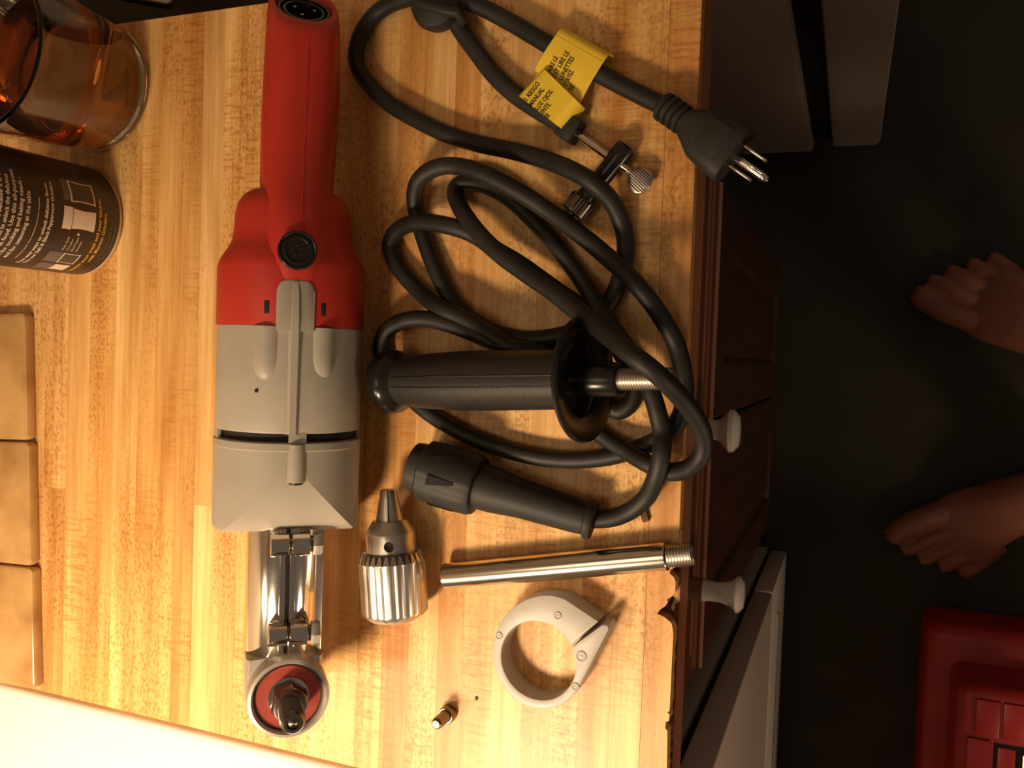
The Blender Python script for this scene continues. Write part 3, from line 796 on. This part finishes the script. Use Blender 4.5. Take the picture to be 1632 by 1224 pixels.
# ------------------------------------------------------------------ power cord
CR = .0054
g0, g1, g2, g3 = .0056, .0168, .028, .040
path = [(1062,171,.010),(1030,156,.009),(990,136,.0085),(945,112,.0085),(900,87,.0085),(850,57,.008),(800,28,.0075),(750,4,.010),(700,-8,.013),(645,-2,.010),(604,18,g0),(577,52,g0),(567,92,g0),(580,124,g0),
        (615,161,g0),(658,188,g0),(710,213,g0),(762,229,g0),(815,240,.008),(867,254,.014),(912,272,.021),(945,292,.022),(975,322,.014),(993,362,g0),(997,405,g0),(985,455,g0),(962,495,g0),(930,522,g0),
        (888,536,g0),(840,541,g0),(795,532,g0),(757,513,g0),(728,489,g0),(708,458,g0),(690,420,g0),(675,378,g0),(664,340,.006),(661,308,.012),(671,283,.018),(697,267,.021),(730,265,.022),(770,277,.024),
        (822,303,.022),(875,337,.018),(924,373,.018),(970,411,.018),(1013,452,.020),(1050,499,.014),(1077,548,g0),(1089,595,g0),(1091,638,g0),(1080,672,g0),(1056,696,g0),(1020,714,g0),(970,728,g0),(915,733,g0),
        (861,729,g0),(807,717,g0),(753,697,g0),(709,675,g0),(673,650,.0055),(640,618,.0054),(615,584,g0),(607,553,.009),(618,526,.013),(645,511,.0155),(678,508,.0165),(715,516,.017),(752,530,.017),(790,546,.017),(826,556,.0165),
        (862,562,.012),(905,575,g0),(945,605,g0),(968,640,g0),(985,655,g0),(1005,643,g0),(1013,620,g0),(1005,590,g0),(985,555,g0),(955,515,.0165),(925,490,.0168),(880,458,.017),(830,422,.016),(790,398,.017),(755,374,.020),
        (715,360,.022),(670,354,.0185),(638,364,.012),(622,387,g0),(628,415,g0),(645,440,g0),(672,468,.008),(700,490,.0165),(735,506,.0175),(768,525,.0175),(800,545,.0175),(835,566,.012),(870,592,g0),(905,635,g0),(935,672,g0),
        (965,698,g0),(1000,720,.010),(1035,740,.0165),(1068,752,.0155),(1098,746,.015),(1118,725,.0165),(1121,697,.022),(1110,668,.032),(1088,637,.045),(1060,608,.062),(1030,582,.070),(1000,560,.068),(965,532,.058),(925,500,.048),
        (885,468,.042),(840,437,.036),(800,408,.033),(768,378,.030),(742,345,.022),(727,316,.012),(728,298,.0075),(745,291,.0068),(775,296,.0066),(812,316,g0),(850,351,g0),(885,390,g0),(912,425,g0),(936,460,.010),(955,490,.0165),(975,520,.0168),
        (1000,556,.0168),(1022,590,.019),(1035,618,.021),(1046,650,.021),(1055,690,.0195),(1054,724,.025),(1046,758,.022),(1032,790,.014),(1008,812,.010),(978,825,.0098),(944,828,.0105)]
cpts = crom([at(x, y, max(z, .0062)) for x, y, z in path], 7)
cord = thing('power_cord', 'thick black rubber power cord coiled loosely on the worktop', 'cord', at(800, 541, 0))
cb_ = MB().tube(cpts, CR, 14).build('cable', M['cable'], cord)
# moulded twist-lock connector
kA = at(660, 743, .0220); kB = at(944, 829, .0124)
kd = (kB - kA); KL = kd.length; km = frame(kA, kd)
cn = MB().lathe([(.0125, -.001), (.0152, .0), (.0158, .004), (.0158, .013)], 48, km).build('connector_face', M['rubber'], cord)
def lobed(z, r_, n=72):
    o = []
    for j in range(n):
        a = 2*PI*j/n; q = 1 - .035 * (1 if (a*3/PI) % 2 < .35 else 0)
        o.append((r_*q*math.cos(a), r_*q*math.sin(a), z))
    return o
cs = MB().loft([lobed(.0075, .0170), lobed(.0090, .0190), lobed(.030, .0198), lobed(.0415, .0192), lobed(.0440, .0180), lobed(.0445, .0150)], km).build('connector_sleeve', M['rubber'], cord)
kinv = km.to_3x3().inverted()
tocam = kinv @ (Vector((0, 0, Z0 + HC)) - kA); ka = math.atan2(tocam.y, tocam.x)
for da in (.30, -.62, 1.5):
    a = ka + da
    mm = km @ Matrix.Rotation(a, 4, 'Z')
    r_ = .0196
    MB().loft([[(r_ - .002, -.0035, .017), (r_ + .0006, -.0035, .017), (r_ + .0006, .0030, .017), (r_ - .002, .0030, .017)], [(r_ - .002, -.0030, .034), (r_ + .0004, -.0030, .034), (r_ + .0004, -.0012, .034), (r_ - .002, -.0012, .034)]], mm).build('arrow_mark', M['black_gloss'], cs)
MB().lathe([(.0135, .040), (.0142, .046), (.0138, .055), (.0118, KL*.62), (.0105, KL - .010), (.0100, KL - .004), (.0118, KL - .003), (.0120, KL - .001), (.0112, KL + .001), (.0060, KL + .0015)], 48, km).build('connector_boot', M['rubber'], cord)
# plug
gA = at(1052, 166, .0100); gB = at(1172, 249, .0115)
gd = gB - gA; GL = gd.length; gm_ = frame(gA, gd)            # local x up, local y across
sr = [(.0060, 0)]
for k in range(4):
    z = .002 + k*.0042
    sr += [(.0084, z), (.0086, z + .0022), (.0068, z + .0028), (.0068, z + .0040)]
sr += [(.0082, .0195), (.0088, .024)]
MB().lathe(sr, 32, gm_).build('strain_relief', M['rubber'], cord)
def psec(z, w_, h_2, n=36, e=3.2):
    o = []
    for j in range(n):
        a = 2*PI*j/n; c, s_ = math.cos(a), math.sin(a)
        o.append((math.copysign(abs(c)**(2/e), c)*h_2, math.copysign(abs(s_)**(2/e), s_)*w_, z))
    return o
pb = MB().loft([psec(.0185, .0080, .0080, e=2), psec(.0235, .0105, .0090, e=2.4), psec(.031, .0148, .0102), psec(.040, .0165, .0108), psec(GL - .0015, .0172, .0112), psec(GL, .0162, .0104)], gm_).build('plug_body', M['rubber'], cord)
MB().bbox((.0102, -.0095, .0335), (.0113, .0095, GL - .006), .0004, gm_).build('plug_panel', M['rubber'], pb)
for s_ in (-1, 1):
    MB().bbox((-.0032 + .003, -.00075 + s_*.0064, GL - .002), (.0032 + .003, .00075 + s_*.0064, GL + .0170), .0005, gm_).build('plug_blade', M['chrome'], pb)
MB().lathe([(.0024, GL - .002), (.0024, GL + .0180), (.0018, GL + .0206), (.0007, GL + .0216), (0, GL + .0217)], 20, gm_ @ Matrix.Translation((-.0068, 0, 0)), cap1=False).build('ground_pin', M['chrome'], pb)

# yellow warning tag, folded round the cord
def text_mesh(body, size, bold=0.0):
    cu = bpy.data.curves.new('tmp', 'FONT'); cu.body = body; cu.size = size; cu.offset = bold; cu.resolution_u = 2
    ob = bpy.data.objects.new('tmp', cu); COL.objects.link(ob)
    dg = bpy.context.evaluated_depsgraph_get(); dg.update()
    me = bpy.data.meshes.new_from_object(ob.evaluated_get(dg))
    v = [x.co.copy() for x in me.vertices]; f = [tuple(p.vertices) for p in me.polygons]
    bpy.data.objects.remove(ob); bpy.data.curves.remove(cu); bpy.data.meshes.remove(me)
    return v, f
SHEETS = {}
def on_sheet(o_, p):
    """height of a tag leaf under a point"""
    (a0, a1, b0, b1), prof, th = SHEETS[o_.name]
    t, u = .5, .5
    for _ in range(12):
        q = a0.lerp(b0, t).lerp(a1.lerp(b1, t), u)
        dt = (b0 - a0).lerp(b1 - a1, u); du = (a1 - a0).lerp(b1 - b0, t)
        det = dt.x*du.y - dt.y*du.x; ex, ey = p.x - q.x, p.y - q.y
        t += (ex*du.y - ey*du.x)/det; u += (dt.x*ey - dt.y*ex)/det
    q = a0.lerp(b0, t).lerp(a1.lerp(b1, t), u)
    return q.z + prof(max(0, min(1, t))) + th
def sheet(corners, prof, name, n=20, th=.00025):
    """strip between edge a0-a1 and b0-b1; prof gives the rise along it"""
    a0, a1, b0, b1 = corners; mb = MB(); secs = []
    for i in range(n + 1):
        t = i / n; p = a0.lerp(b0, t); q = a1.lerp(b1, t); h = prof(t)
        up_ = Vector((0, 0, h))
        secs.append([p + up_, q + up_, q + up_ + Vector((0, 0, th)), p + up_ + Vector((0, 0, th))])
    o_ = mb.loft(secs).build(name, M['yellow'], cord)
    SHEETS[o_.name] = (corners, prof, th)
    return o_
# back leaf drapes off the cord
zA = .0150
A0, A1 = at(886, 56, .0145), at(962, 99, .0145)
B0, B1 = at(852, 112, .0110), at(921, 172, .0110)
tagA = sheet((A0, A1, B0, B1), lambda t: .0012*math.sin(PI*t) , 'warning_tag')
# part of the leaf that rolls round behind the cord
rl = MB(); secs = []
ax = (A1 - A0); axn = ax.normalized(); perp = (A0 - B0); perp -= axn*perp.dot(axn); perp.normalize()
for k in range(13):
    a = math.radians(90 - 190*k/12); r_ = .0070
    cA_ = A0 - Vector((0,0,.0070)); cB_ = A1 - Vector((0,0,.0070))
    o_ = perp*(r_*math.cos(a)) + Vector((0,0,1))*(r_*math.sin(a))
    o2 = perp*((r_-.0003)*math.cos(a)) + Vector((0,0,1))*((r_-.0003)*math.sin(a))
    secs.append([cA_ + o_, cB_ + o_, cB_ + o2, cA_ + o2])
rl.loft(secs).build('tag_roll', M['yellow'], tagA)
# front leaf, curling at both ends
C0_, C1_ = at(861, 104, .0165), at(820, 148, .0165)
D0_, D1_ = at(925, 166, .0180), at(893, 204, .0180)
tagB = sheet((C0_, C1_, D0_, D1_), lambda t: -.0075*max(0, (.14 - t)/.14)**2 - .010*max(0, (t - .86)/.14)**2, 'warning_tag', 28)
def tag_text(lines, parent, rise=.00015):
    for body, p0, p1 in lines:
        a = at(*p0); b_ = at(*p1); d = b_ - a; L_ = d.length; xv = d.normalized(); zv = Vector((0,0,1)); zv = (zv - xv*zv.dot(xv)).normalized(); yv = zv.cross(xv)
        v, f = text_mesh(body, .0045, .00010)
        xs = [p.x for p in v]; w_ = max(xs) - min(xs); k = L_ / w_
        m = Matrix((xv, yv, zv)).transposed().to_4x4(); m.translation = a
        vv = []
        for p in v:
            q = m @ Vector(((p.x - min(xs))*k, p.y, 0)); q.z = on_sheet(parent, q) + rise; vv.append(q)
        MB().add(vv, f).build('tag_lettering', M['ink'], parent, smooth=False)
tag_text([('EL RIESGO', (838,165,.0166), (861,134,.0172)), ('MANUAL', (848,171,.0168), (868,143,.0175)), ('LOS OJOS.', (858,177,.0170), (882,146,.0178)), ('ENTE.', (866,183,.0172), (879,167,.0176)), ('ER', (873,190,.0174), (877.5,185,.0176))], tagB)
tag_text([('AIRE LE', (878,117,.0128), (890,92,.0142)), ('DIT LIRE LE', (886,124,.0128), (908,84,.0147)), ('LUNETTES', (896,129,.0130), (916,93,.0147)), ('ETAYEZ', (904,138,.0130), (915,114,.0140)), ('SE', (911,146,.0130), (916,137,.0136))], tagA)

# ------------------------------------------------------------------ chuck key and its rubber holder
hold = thing('chuck_key_holder', 'black rubber key holder strap clipped round the cord at the top', 'holder', at(735, 50, 0))
kp = at(698, 6, .013)
MB().lathe([(.006, -.011), (.012, -.0095), (.0165, -.004), (.0175, .001), (.0160, .006), (.010, .0095), (.004, .0105)], 40, Matrix.Translation(kp)).build('cord_clip', M['rubber'], hold)
MB().tube([at(668, 6, .022), at(698, 14, .024), at(728, 20, .022), at(738, 34, .014)], .0032, 12).build('clip_loop', M['rubber'], hold)
spts = crom([at(722, 28, .0095), at(738, 54, .0065), at(760, 84, .006), (at(788, 120, .006)), at(820, 150, .006), at(862, 178, .0064), at(905, 203, .0066)], 5)
MB().tube(spts, .0056, 16, flat=(1.0, .85)).build('strap', M['rubber'], hold)
kcA, kcB = at(896, 197, .0068), at(921, 213, .0068)
MB().bbox((-.0062, -.0074, 0), (.0062, .0074, (kcB - kcA).length), .0015, frame(kcA, kcB - kcA)).build('key_socket', M['rubber'], hold)

key = thing('chuck_key', 'black chuck key with a steel cross bar held in the rubber strap', 'chuck key', at(950, 295, 0))
qA, qB = at(1000, 233, .0070), at(903, 352, .0088)
qd = qB - qA; QL = qd.length; qm = frame(qA, qd)
def octo(z, r_): return [(r_*math.cos(2*PI*j/10), r_*math.sin(2*PI*j/10), z) for j in range(10)]
MB().lathe([(.0050, 0), (.0064, .0012), (.0066, .010), (.0058, .013), (.0060, QL - .016)], 28, qm).build('shank', M['black_gloss'], key)
def gearsec(z, r_, n=12):
    o = []
    for j in range(n*4):
        a = 2*PI*j/(n*4); o.append(((r_ - (.0011 if (j % 4) in (2, 3) else 0))*math.cos(a), (r_ - (.0011 if (j % 4) in (2, 3) else 0))*math.sin(a), z))
    return o
MB().loft([gearsec(QL - .0175, .0068), gearsec(QL - .016, .0084), gearsec(QL - .0065, .0086), gearsec(QL - .0055, .0072)], qm).build('bevel_gear', M['dark_steel'], key)
MB().lathe([(.0046, QL - .006), (.0044, QL - .001), (.0036, QL)], 24, qm).build('pilot', M['dark_steel'], key)
bA, bB = at(912, 208, .0070), at(1001, 272, .0078)
bm_ = frame(bA, bB - bA); BL = (bB - bA).length
MB().lathe([(.0022, 0), (.0027, .001), (.0027, BL - .003), (.0021, BL)], 20, bm_).build('cross_bar', M['chrome'], key)
pa, pb2 = at(997, 269, .0078), at(1036, 299, .0075)
pm = frame(pa, pb2 - pa); PL = (pb2 - pa).length
ov = []
for k in range(13):
    t = k/12; w_ = max(.0021 if t < .5 else .0006, .0080*math.sqrt(max(0, 1 - ((t - .62)/.382)**2)))
    ov.append([(.0016*math.cos(2*PI*j/24)*(1 - .35*t*t), w_*math.sin(2*PI*j/24), t*PL) for j in range(24)])
tb = MB().loft(ov, pm).build('thumb_paddle', M['steel'], key)
for k in range(9):
    y = -.0054 + .00135*k; hl = .0105*math.sqrt(max(.1, 1 - (y/.0074)**2))*.72
    MB().tube([(.0014, y - .0006, PL*.58 - hl), (.00155, y, PL*.58), (.0013, y + .0006, PL*.58 + hl*.95)], .00028, 5, pm).build('knurl_line', M['dark_steel'], tb)

# ------------------------------------------------------------------ black printed can
cc = Vector((-.558, .090, Z0)); RCAN = .0415
can = thing('spice_can', 'black printed cardboard can with a pale base rim', 'can', cc)
lp(MB().lathe([(.0385, 0), (.0398, .0004), (.0412, .0016), (.0415, .0034), (.0408, .0040)], 72), 'base_rim', M['card'], can)
bdy = lp(MB().lathe([(.0405, .0034), (RCAN, .0048), (RCAN, .132), (.0405, .134)], 96), 'printed_body', M['can'], can)
lp(MB().lathe([(.0405, .1335), (.0420, .134), (.0420, .139), (.0390, .141), (0, .141)], 72, cap1=False), 'lid', M['black_gloss'], can)
TH0 = math.atan2(-cc.y, -cc.x)                         # towards the camera
def cyl_pt(th_, z, r_=RCAN + .00012): return Vector((r_*math.cos(th_), r_*math.sin(th_), z))
def can_text(body, th0, z, size, m_, bold=.0, th1=None):
    v, f = text_mesh(body, size, bold)
    xs = [p.x for p in v]; k = 1.0
    if th1 is not None: k = (th1 - th0) * RCAN / (max(xs) - min(xs))
    MB().add([cyl_pt(TH0 + th0 + (p.x - min(xs))*k/RCAN, z + p.y) for p in v], f).build('lettering', m_, bdy, world_space=False, smooth=False)
def can_patch(th0, th1, z0, z1, m_, name, r_=RCAN + .0001, waist=0.):
    mb = MB(); secs = []
    for i in range(9):
        t = i/8; z = z0 + (z1 - z0)*t; q = waist*math.sin(PI*t)*(th1 - th0)
        row = []
        for j in range(9):
            row.append(cyl_pt(TH0 + th0 + q + (th1 - th0 - 2*q)*j/8, z, r_))
        secs.append(row)
    mb.loft(secs, cap0=False, cap1=False, closed=False).build(name, m_, bdy, world_space=False)
D = math.radians
body_lines = [('Morton Salt has long been a', D(-58), D(28), .1150), ('favorite, and a pantry', D(-57), D(20), .1105), ('always a staple in kitchens all', D(-56), D(40), .1055), ('over America. That\'s because it is the', D(-60), D(36), .1005), ('salt most chosen to unlock the delicious', D(-60), D(31), .0955),
              ('flavors in food. Use this all-purpose', D(-58), D(37), .0905), ('salt for cooking and baking needs -', D(-57), D(31), .0855), ('and for seasoning at the table', D(-54), D(19), .0800)]
for b_, t0, t1, z in body_lines: can_text(b_, t0, z, .0046, M['print_white'], .00006, t1)
can_patch(D(-53), D(15), .0732, .0736, M['print_white'], 'printed_rule')
can_text('Two easy ways to unlock delicious flavor:', D(-62), .0660, .0036, M['print_white'], .00009, D(31))
can_text('Try our Salt & Black Peppercorn Grinders', D(-60), .0618, .0036, M['print_white'], .00009, D(33))
can_patch(D(-9), D(11), .0262, .0455, M['print_white'], 'grinder_picture', waist=.05)
can_patch(D(-10), D(12), .0460, .0535, M['print_white'], 'grinder_picture')
can_patch(D(17), D(40), .0262, .0475, M['print_white'], 'grinder_picture', waist=.05)
can_patch(D(18.5), D(38.5), .0275, .0460, M['print_brown'], 'grinder_picture', RCAN + .0002, waist=.05)
can_patch(D(18), D(40), .0480, .0535, M['print_grey'], 'grinder_picture')
can_patch(D(-51), D(-36), .0275, .0420, M['print_white'], 'grinder_picture', waist=.04)
can_patch(D(-50), D(-37), .0285, .0410, M['print_brown'], 'grinder_picture', RCAN + .0002, waist=.04)
can_patch(D(-51), D(-36), .0425, .0540, M['print_grey'], 'grinder_picture')
can_patch(D(-67), D(-54), .0275, .0400, M['print_white'], 'grinder_picture', waist=.04)
can_patch(D(-67), D(-54), .0405, .0530, M['print_grey'], 'grinder_picture')
MB().add([cyl_pt(TH0 + D(-12), .0385), cyl_pt(TH0 + D(-14.5), .0368), cyl_pt(TH0 + D(-14.5), .0402)], [(0, 1, 2)]).build('pointer', M['print_white'], bdy, world_space=False, smooth=False)
for i, (b_, t1) in enumerate((('Sea Salt', -17), ('Grinder', -19), ('Black Pepper', -16), ('Grinder', -20))):
    can_text(b_, D(-33), .0445 - .0038*i, .0026, M['print_white'], 0, D(t1))
can_text('Season your meal and your kitchen', D(-66), .0212, .0038, M['print_yellow'], .0001, D(26))
can_text('with Morton Grinders.', D(-44), .0165, .0038, M['print_yellow'], .0001, D(13))
can_text('Morton Salt, Inc. Chicago, Illinois 60606', D(-62), .0108, .0028, M['print_grey'], 0, D(24))
can_text('www.mortonsalt.com', D(-60), .0074, .0028, M['print_grey'], 0, D(20))

# ------------------------------------------------------------------ glass measuring jug of tea
jc = Vector((-.5405, .1900, Z0)); 
jug = thing('measuring_jug', 'glass measuring jug half full of amber tea', 'jug', jc)
RB, RT, HJ = .0475, .0565, .100
def jr(z): return RB + (RT - RB) * (z / HJ)
def spout(r_, z, n=72):
    """round section with a lip drawn out at the rim"""
    o = []
    k = max(0, (z - .075) / .025)**2
    for j in range(n):
        a = 2*PI*j/n; d = math.atan2(math.sin(a - SPA), math.cos(a - SPA))
        q = r_ + .013*k*math.exp(-(d/.30)**2)
        o.append((q*math.cos(a), q*math.sin(a), z))
    return o
SPA = math.radians(215)
osec = [(RB - .006, 0), (RB - .001, .0012), (RB + .0006, .005)] + [(jr(z), z) for z in (.012, .03, .05, .07, .082, .092, .098)] + [(jr(HJ) + .0005, .1000), (jr(HJ) - .0012, .1015), (jr(HJ) - .0030, .1003)]
isec = [(jr(z) - .0036, z) for z in (.097, .09, .08, .065, .05, .03, .014)] + [(RB - .0055, .0085), (RB - .010, .0068), (.02, .0062), (.0005, .0062)]
secs = [spout(r_, z) for r_, z in osec + isec]
gl = lp(MB().loft(secs), 'glass_body', M['glass'], jug)
tz = .058
lp(MB().lathe([(.0005, .00625), (.02, .00625), (RB - .0098, .0069), (RB - .0053, .0086)] + [(jr(z) - .0034, z) for z in (.014, .03, .045, tz)] + [(jr(tz) - .006, tz - .0004), (0, tz - .0004)], 72, cap0=True, cap1=False), 'tea', M['tea'], jug)
hpts = [(0, .054, .090), (0, .074, .095), (0, .088, .084), (0, .090, .060), (0, .080, .036), (0, .0515, .028)]
ha = Matrix.Rotation(math.radians(45), 4, 'Z')
lp(MB().tube(crom([Vector(p) for p in hpts], 6), .0062, 16, ha, flat=(1.25, .8)), 'glass_handle', M['glass'], jug)
# red scale printed on the side that faces the can
def jug_text(body, th_, z, size):
    v, f = text_mesh(body, size, .0001)
    MB().add([Vector(((jr(z + p.y) + .0003)*math.cos(th_ + p.x/jr(z)), (jr(z + p.y) + .0003)*math.sin(th_ + p.x/jr(z)), z + p.y)) for p in v], f).build('red_scale', M['print_red'], jug, world_space=False, smooth=False)
for i, (t_, z) in enumerate((('1 CUP', .050), ('3/4', .062), ('2/3', .072), ('1/2', .082))):
    jug_text(t_, math.radians(-88), z, .0085)
    mb = MB(); secs = []
    for k in range(9):
        th_ = math.radians(-112 + 20*k/8); r_ = jr(z) + .0003
        secs.append([(r_*math.cos(th_), r_*math.sin(th_), z + .0005), (r_*math.cos(th_), r_*math.sin(th_), z + .002)])
    lp(mb.loft(secs, cap0=False, cap1=False, closed=False), 'red_scale', M['print_red'], jug)

# pale grey canister behind the jug
pc = thing('grey_canister', 'pale grey canister at the wall behind the glass jug', 'canister', (-.672, .196, Z0))
lp(MB().lathe([(.036, 0), (.040, .002), (.042, .02), (.042, .080), (.040, .084)], 48), 'body', M['pale_grey'], pc)
lp(MB().lathe([(.041, .084), (.043, .086), (.043, .092), (.02, .096), (.008, .097), (.008, .104), (.011, .108), (0, .110)], 40, cap1=False), 'lid', M['pale_grey'], pc)

# ------------------------------------------------------------------ person: bare feet and legs in dark shorts
def build_leg(mb, org, fwd, side, sc):
    """org heel point on floor, fwd toe direction, side=+1 when the big toe is to the left of fwd"""
    f_ = Vector((*fwd, 0)).normalized(); l_ = Vector((-f_.y, f_.x, 0)) * side
    def W(a, b, z): return Vector(org) + f_*(a*sc) + l_*(b*sc) + Vector((0, 0, z*sc))
    n = 28
    def sec(a, bc, hw, top, lean=0):
        o = []
        for j in range(n):
            an = 2*PI*j/n; c, s_ = math.cos(an), math.sin(an)
            z = top*.5 + top*.5*(s_ if s_ > 0 else max(s_*1.25, -1))
            o.append(W(a + lean*(z), bc + hw*math.copysign(abs(c)**.85, c), max(0.001, z)))
        return o
    S = [(-.002, .0, .018, .035), (.006, .0, .027, .050), (.025, .0, .032, .075), (.055, .0, .033, .088), (.085, .002, .034, .080), (.115, .004, .037, .068), (.145, .004, .042, .056), (.168, .000, .0500, .045), (.184, -.002, .0500, .037), (.194, -.001, .0470, .031), (.200, .003, .040, .026)]
    mb.loft([sec(*q) for q in S])
    toes = [((.185, .029, .018), (.222, .034, .0185), (.252, .031, .0165), .0175, .0172), ((.190, .0055, .019), (.225, .0065, .0215), (.250, .0065, .0125), .0112, .0112), ((.183, -.0135, .017), (.215, -.0135, .0195), (.238, -.0145, .0115), .0106, .0106),
            ((.174, -.0300, .016), (.200, -.0320, .0175), (.221, -.0345, .0110), .0102, .0102), ((.148, -.0385, .016), (.180, -.0475, .0150), (.203, -.0515, .0105), .0100, .0102)]
    nails = []
    for p0, p1, p2, r0, r1 in toes:
        q = crom([W(*p0), W(*p1), W(*p2)], 5)
        rr = [r0*sc*.95 + (r1 - r0)*sc*k/10 for k in range(11)]
        e = (q[-1] - q[-2]).normalized()
        q += [q[-1] + e*r1*sc*.5, q[-1] + e*r1*sc*.85, q[-1] + e*r1*sc*1.0]
        rr += [r1*sc*.87, r1*sc*.52, r1*sc*.08]
        mb.tube(q, rr, 16)
        nails.append((W(p2[0] + r1*.25, p2[1], p2[2] + r1*.80), f_, l_, r1*sc))
    # ankle and leg
    A = [W(.052, .0, .055), W(.050, .0, .10), W(.046, 0, .15), W(.040, 0, .24), W(.036, 0, .33), W(.042, 0, .42), W(.050, 0, .47), W(.048, 0, .52), W(.045, 0, .64), W(.03, 0, .78)]
    mb.tube(crom(A, 4), [x*sc for x in np.interp(np.linspace(0, 9, 37), range(10), [.036, .0345, .036, .050, .056, .049, .053, .055, .070, .082])], 24)
    return W(.03, 0, .78), nails
fz = 0.0
SCF = 1.10
tR = at(1466, 470, -Z0 + .012); tL = at(1424, 852, -Z0 + .012)
pm_ = MB()
fR = Vector((-.885, .465)).normalized(); fL = Vector((-.84, -.545)).normalized()
def heel(tip, f_, side):
    f3 = Vector((f_.x, f_.y, 0)); l3 = Vector((-f_.y, f_.x, 0))*side
    return Vector((tip.x, tip.y, .0)) - f3*(.258*SCF) - l3*(.030*SCF)
# right foot: big toe towards -y ; left foot: big toe towards +y
sideR = 1 if Vector((-fR.y, fR.x)).y < 0 else -1
sideL = 1 if Vector((-fL.y, fL.x)).y > 0 else -1
hR, nR = build_leg(pm_, heel(tR, fR, sideR), fR, sideR, SCF)
hL, nL = build_leg(pm_, heel(tL, fL, sideL), fL, sideL, SCF)
hip = (hR + hL)/2 + Vector((.02, 0, .10))
pm_.tube([hR, hR.lerp(hip, .5) + Vector((0, 0, .05)), hip], [.085, .095, .10], 24)
pm_.tube([hL, hL.lerp(hip, .5) + Vector((0, 0, .05)), hip], [.085, .095, .10], 24)
prs = thing('person', 'barefoot person standing on the dark floor, only the feet in view', 'person', (hip.x, hip.y, 0))
bdym = pm_.build('body', M['skin'], prs)
rm = bdym.modifiers.new('remesh', 'REMESH'); rm.mode = 'VOXEL'; rm.voxel_size = .0026; rm.use_smooth_shade = True
sm_ = bdym.modifiers.new('smooth', 'SMOOTH'); sm_.iterations = 3; sm_.factor = .5
for lst in (nR, nL):
    for k, (p, f_, l_, r_) in enumerate(lst):
        m = Matrix((l_, f_, Vector((0, 0, 1)))).transposed().to_4x4(); m.translation = p
        secs = []
        for t in (-1, -.5, 0, .5, .9):
            secs.append([Vector((r_*.62*u*(1 - .12*t*t), r_*.62*t, -r_*.28*u*u - r_*.22*max(0, t) - r_*.1)) for u in (-1, -.6, 0, .6, 1)] + [Vector((r_*.62*u, r_*.62*t, -r_*.5)) for u in (.8, -.8)])
        MB().loft(secs, m).build('toenail', M['nail'], prs)
sh2 = MB()
for h_0, nm in ((hR, 0), (hL, 1)):
    sh2.tube([h_0 + Vector((.012, 0, -.22)), h_0 + Vector((.006, 0, -.08)), h_0.lerp(hip, .45) + Vector((0, 0, .06))], [.108, .106, .112], 28)
sh2.tube([hip + Vector((0, 0, -.06)), hip + Vector((0, 0, .06)), hip + Vector((0, 0, .13))], [.15, .155, .145], 32, flat=(1.1, .8))
so = sh2.build('shorts', M['denim'], prs)
rm = so.modifiers.new('remesh', 'REMESH'); rm.mode = 'VOXEL'; rm.voxel_size = .008; rm.use_smooth_shade = True
sm_ = so.modifiers.new('smooth', 'SMOOTH'); sm_.iterations = 6

# ------------------------------------------------------------------ red tool case on the floor
tc_ = at(1478, 992, -.80)
cs_ = thing('tool_case', 'red moulded tool case with a brass latch standing on the floor', 'case', (.35, -.6, 0))
x0, y1 = tc_.x, tc_.y
MB().bbox((x0, y1 - .62, .0), (x0 + .52, y1, .114), .018, seg=4).build('case_base', M['case_red'], cs_)
lx0 = x0 + .030; ly1 = y1 - .045
lid = MB().bbox((lx0, y1 - .60, .112), (x0 + .50, ly1, .215), .014, seg=4).build('case_lid', M['case_red'], cs_)
for k in range(3):
    xa = lx0 + .020 + k*.030
    MB().bbox((xa, ly1 - .060, .212), (xa + .027, ly1 - .014, .2195), .002).build('lid_panel', M['case_red'], lid)
MB().bbox((lx0 + .012, y1 - .58, .212), (lx0 + .038, ly1 - .064, .2195), .002).build('lid_panel', M['case_red'], lid)
MB().bbox((lx0 + .042, y1 - .30, .2135), (lx0 + .22, ly1 - .066, .2155), .0005).build('latch_recess', M['dark_gap'], lid)
MB().bbox((lx0 + .046, y1 - .20, .2140), (lx0 + .066, ly1 - .070, .2190), .002).build('latch_pad', M['case_red'], lid)
MB().bbox((lx0 + .072, y1 - .22, .2150), (lx0 + .127, ly1 - .072, .2230), .003).build('latch', M['brass'], lid)
MB().bbox((lx0 + .086, y1 - .22, .2225), (lx0 + .121, ly1 - .078, .2275), .002).build('latch_tongue', M['brass'], lid)

# ------------------------------------------------------------------ crumbs
q = at(759, 1113.5, .0006)
o = MB().lathe([(.0004, -.0006), (.0011, -.0002), (.0009, .0004), (.0003, .0007)], 7, Matrix.Translation(q) @ Matrix.Diagonal((1, 1.3, 1, 1))).build('crumb', M['print_brown'])
tag(o, 'tiny dark crumb on the worktop between the bit and the ring', 'crumb')
q = at(1026, 818, .0015)
o = MB().bbox((-.0022, -.0052, -.0014), (.0022, .0052, .0014), .0008, Matrix.Translation(q) @ Matrix.Rotation(.35, 4, 'Z')).build('wood_splinter', M['chip'])
tag(o, 'small brown wood splinter under the cord near the worktop edge', 'splinter')
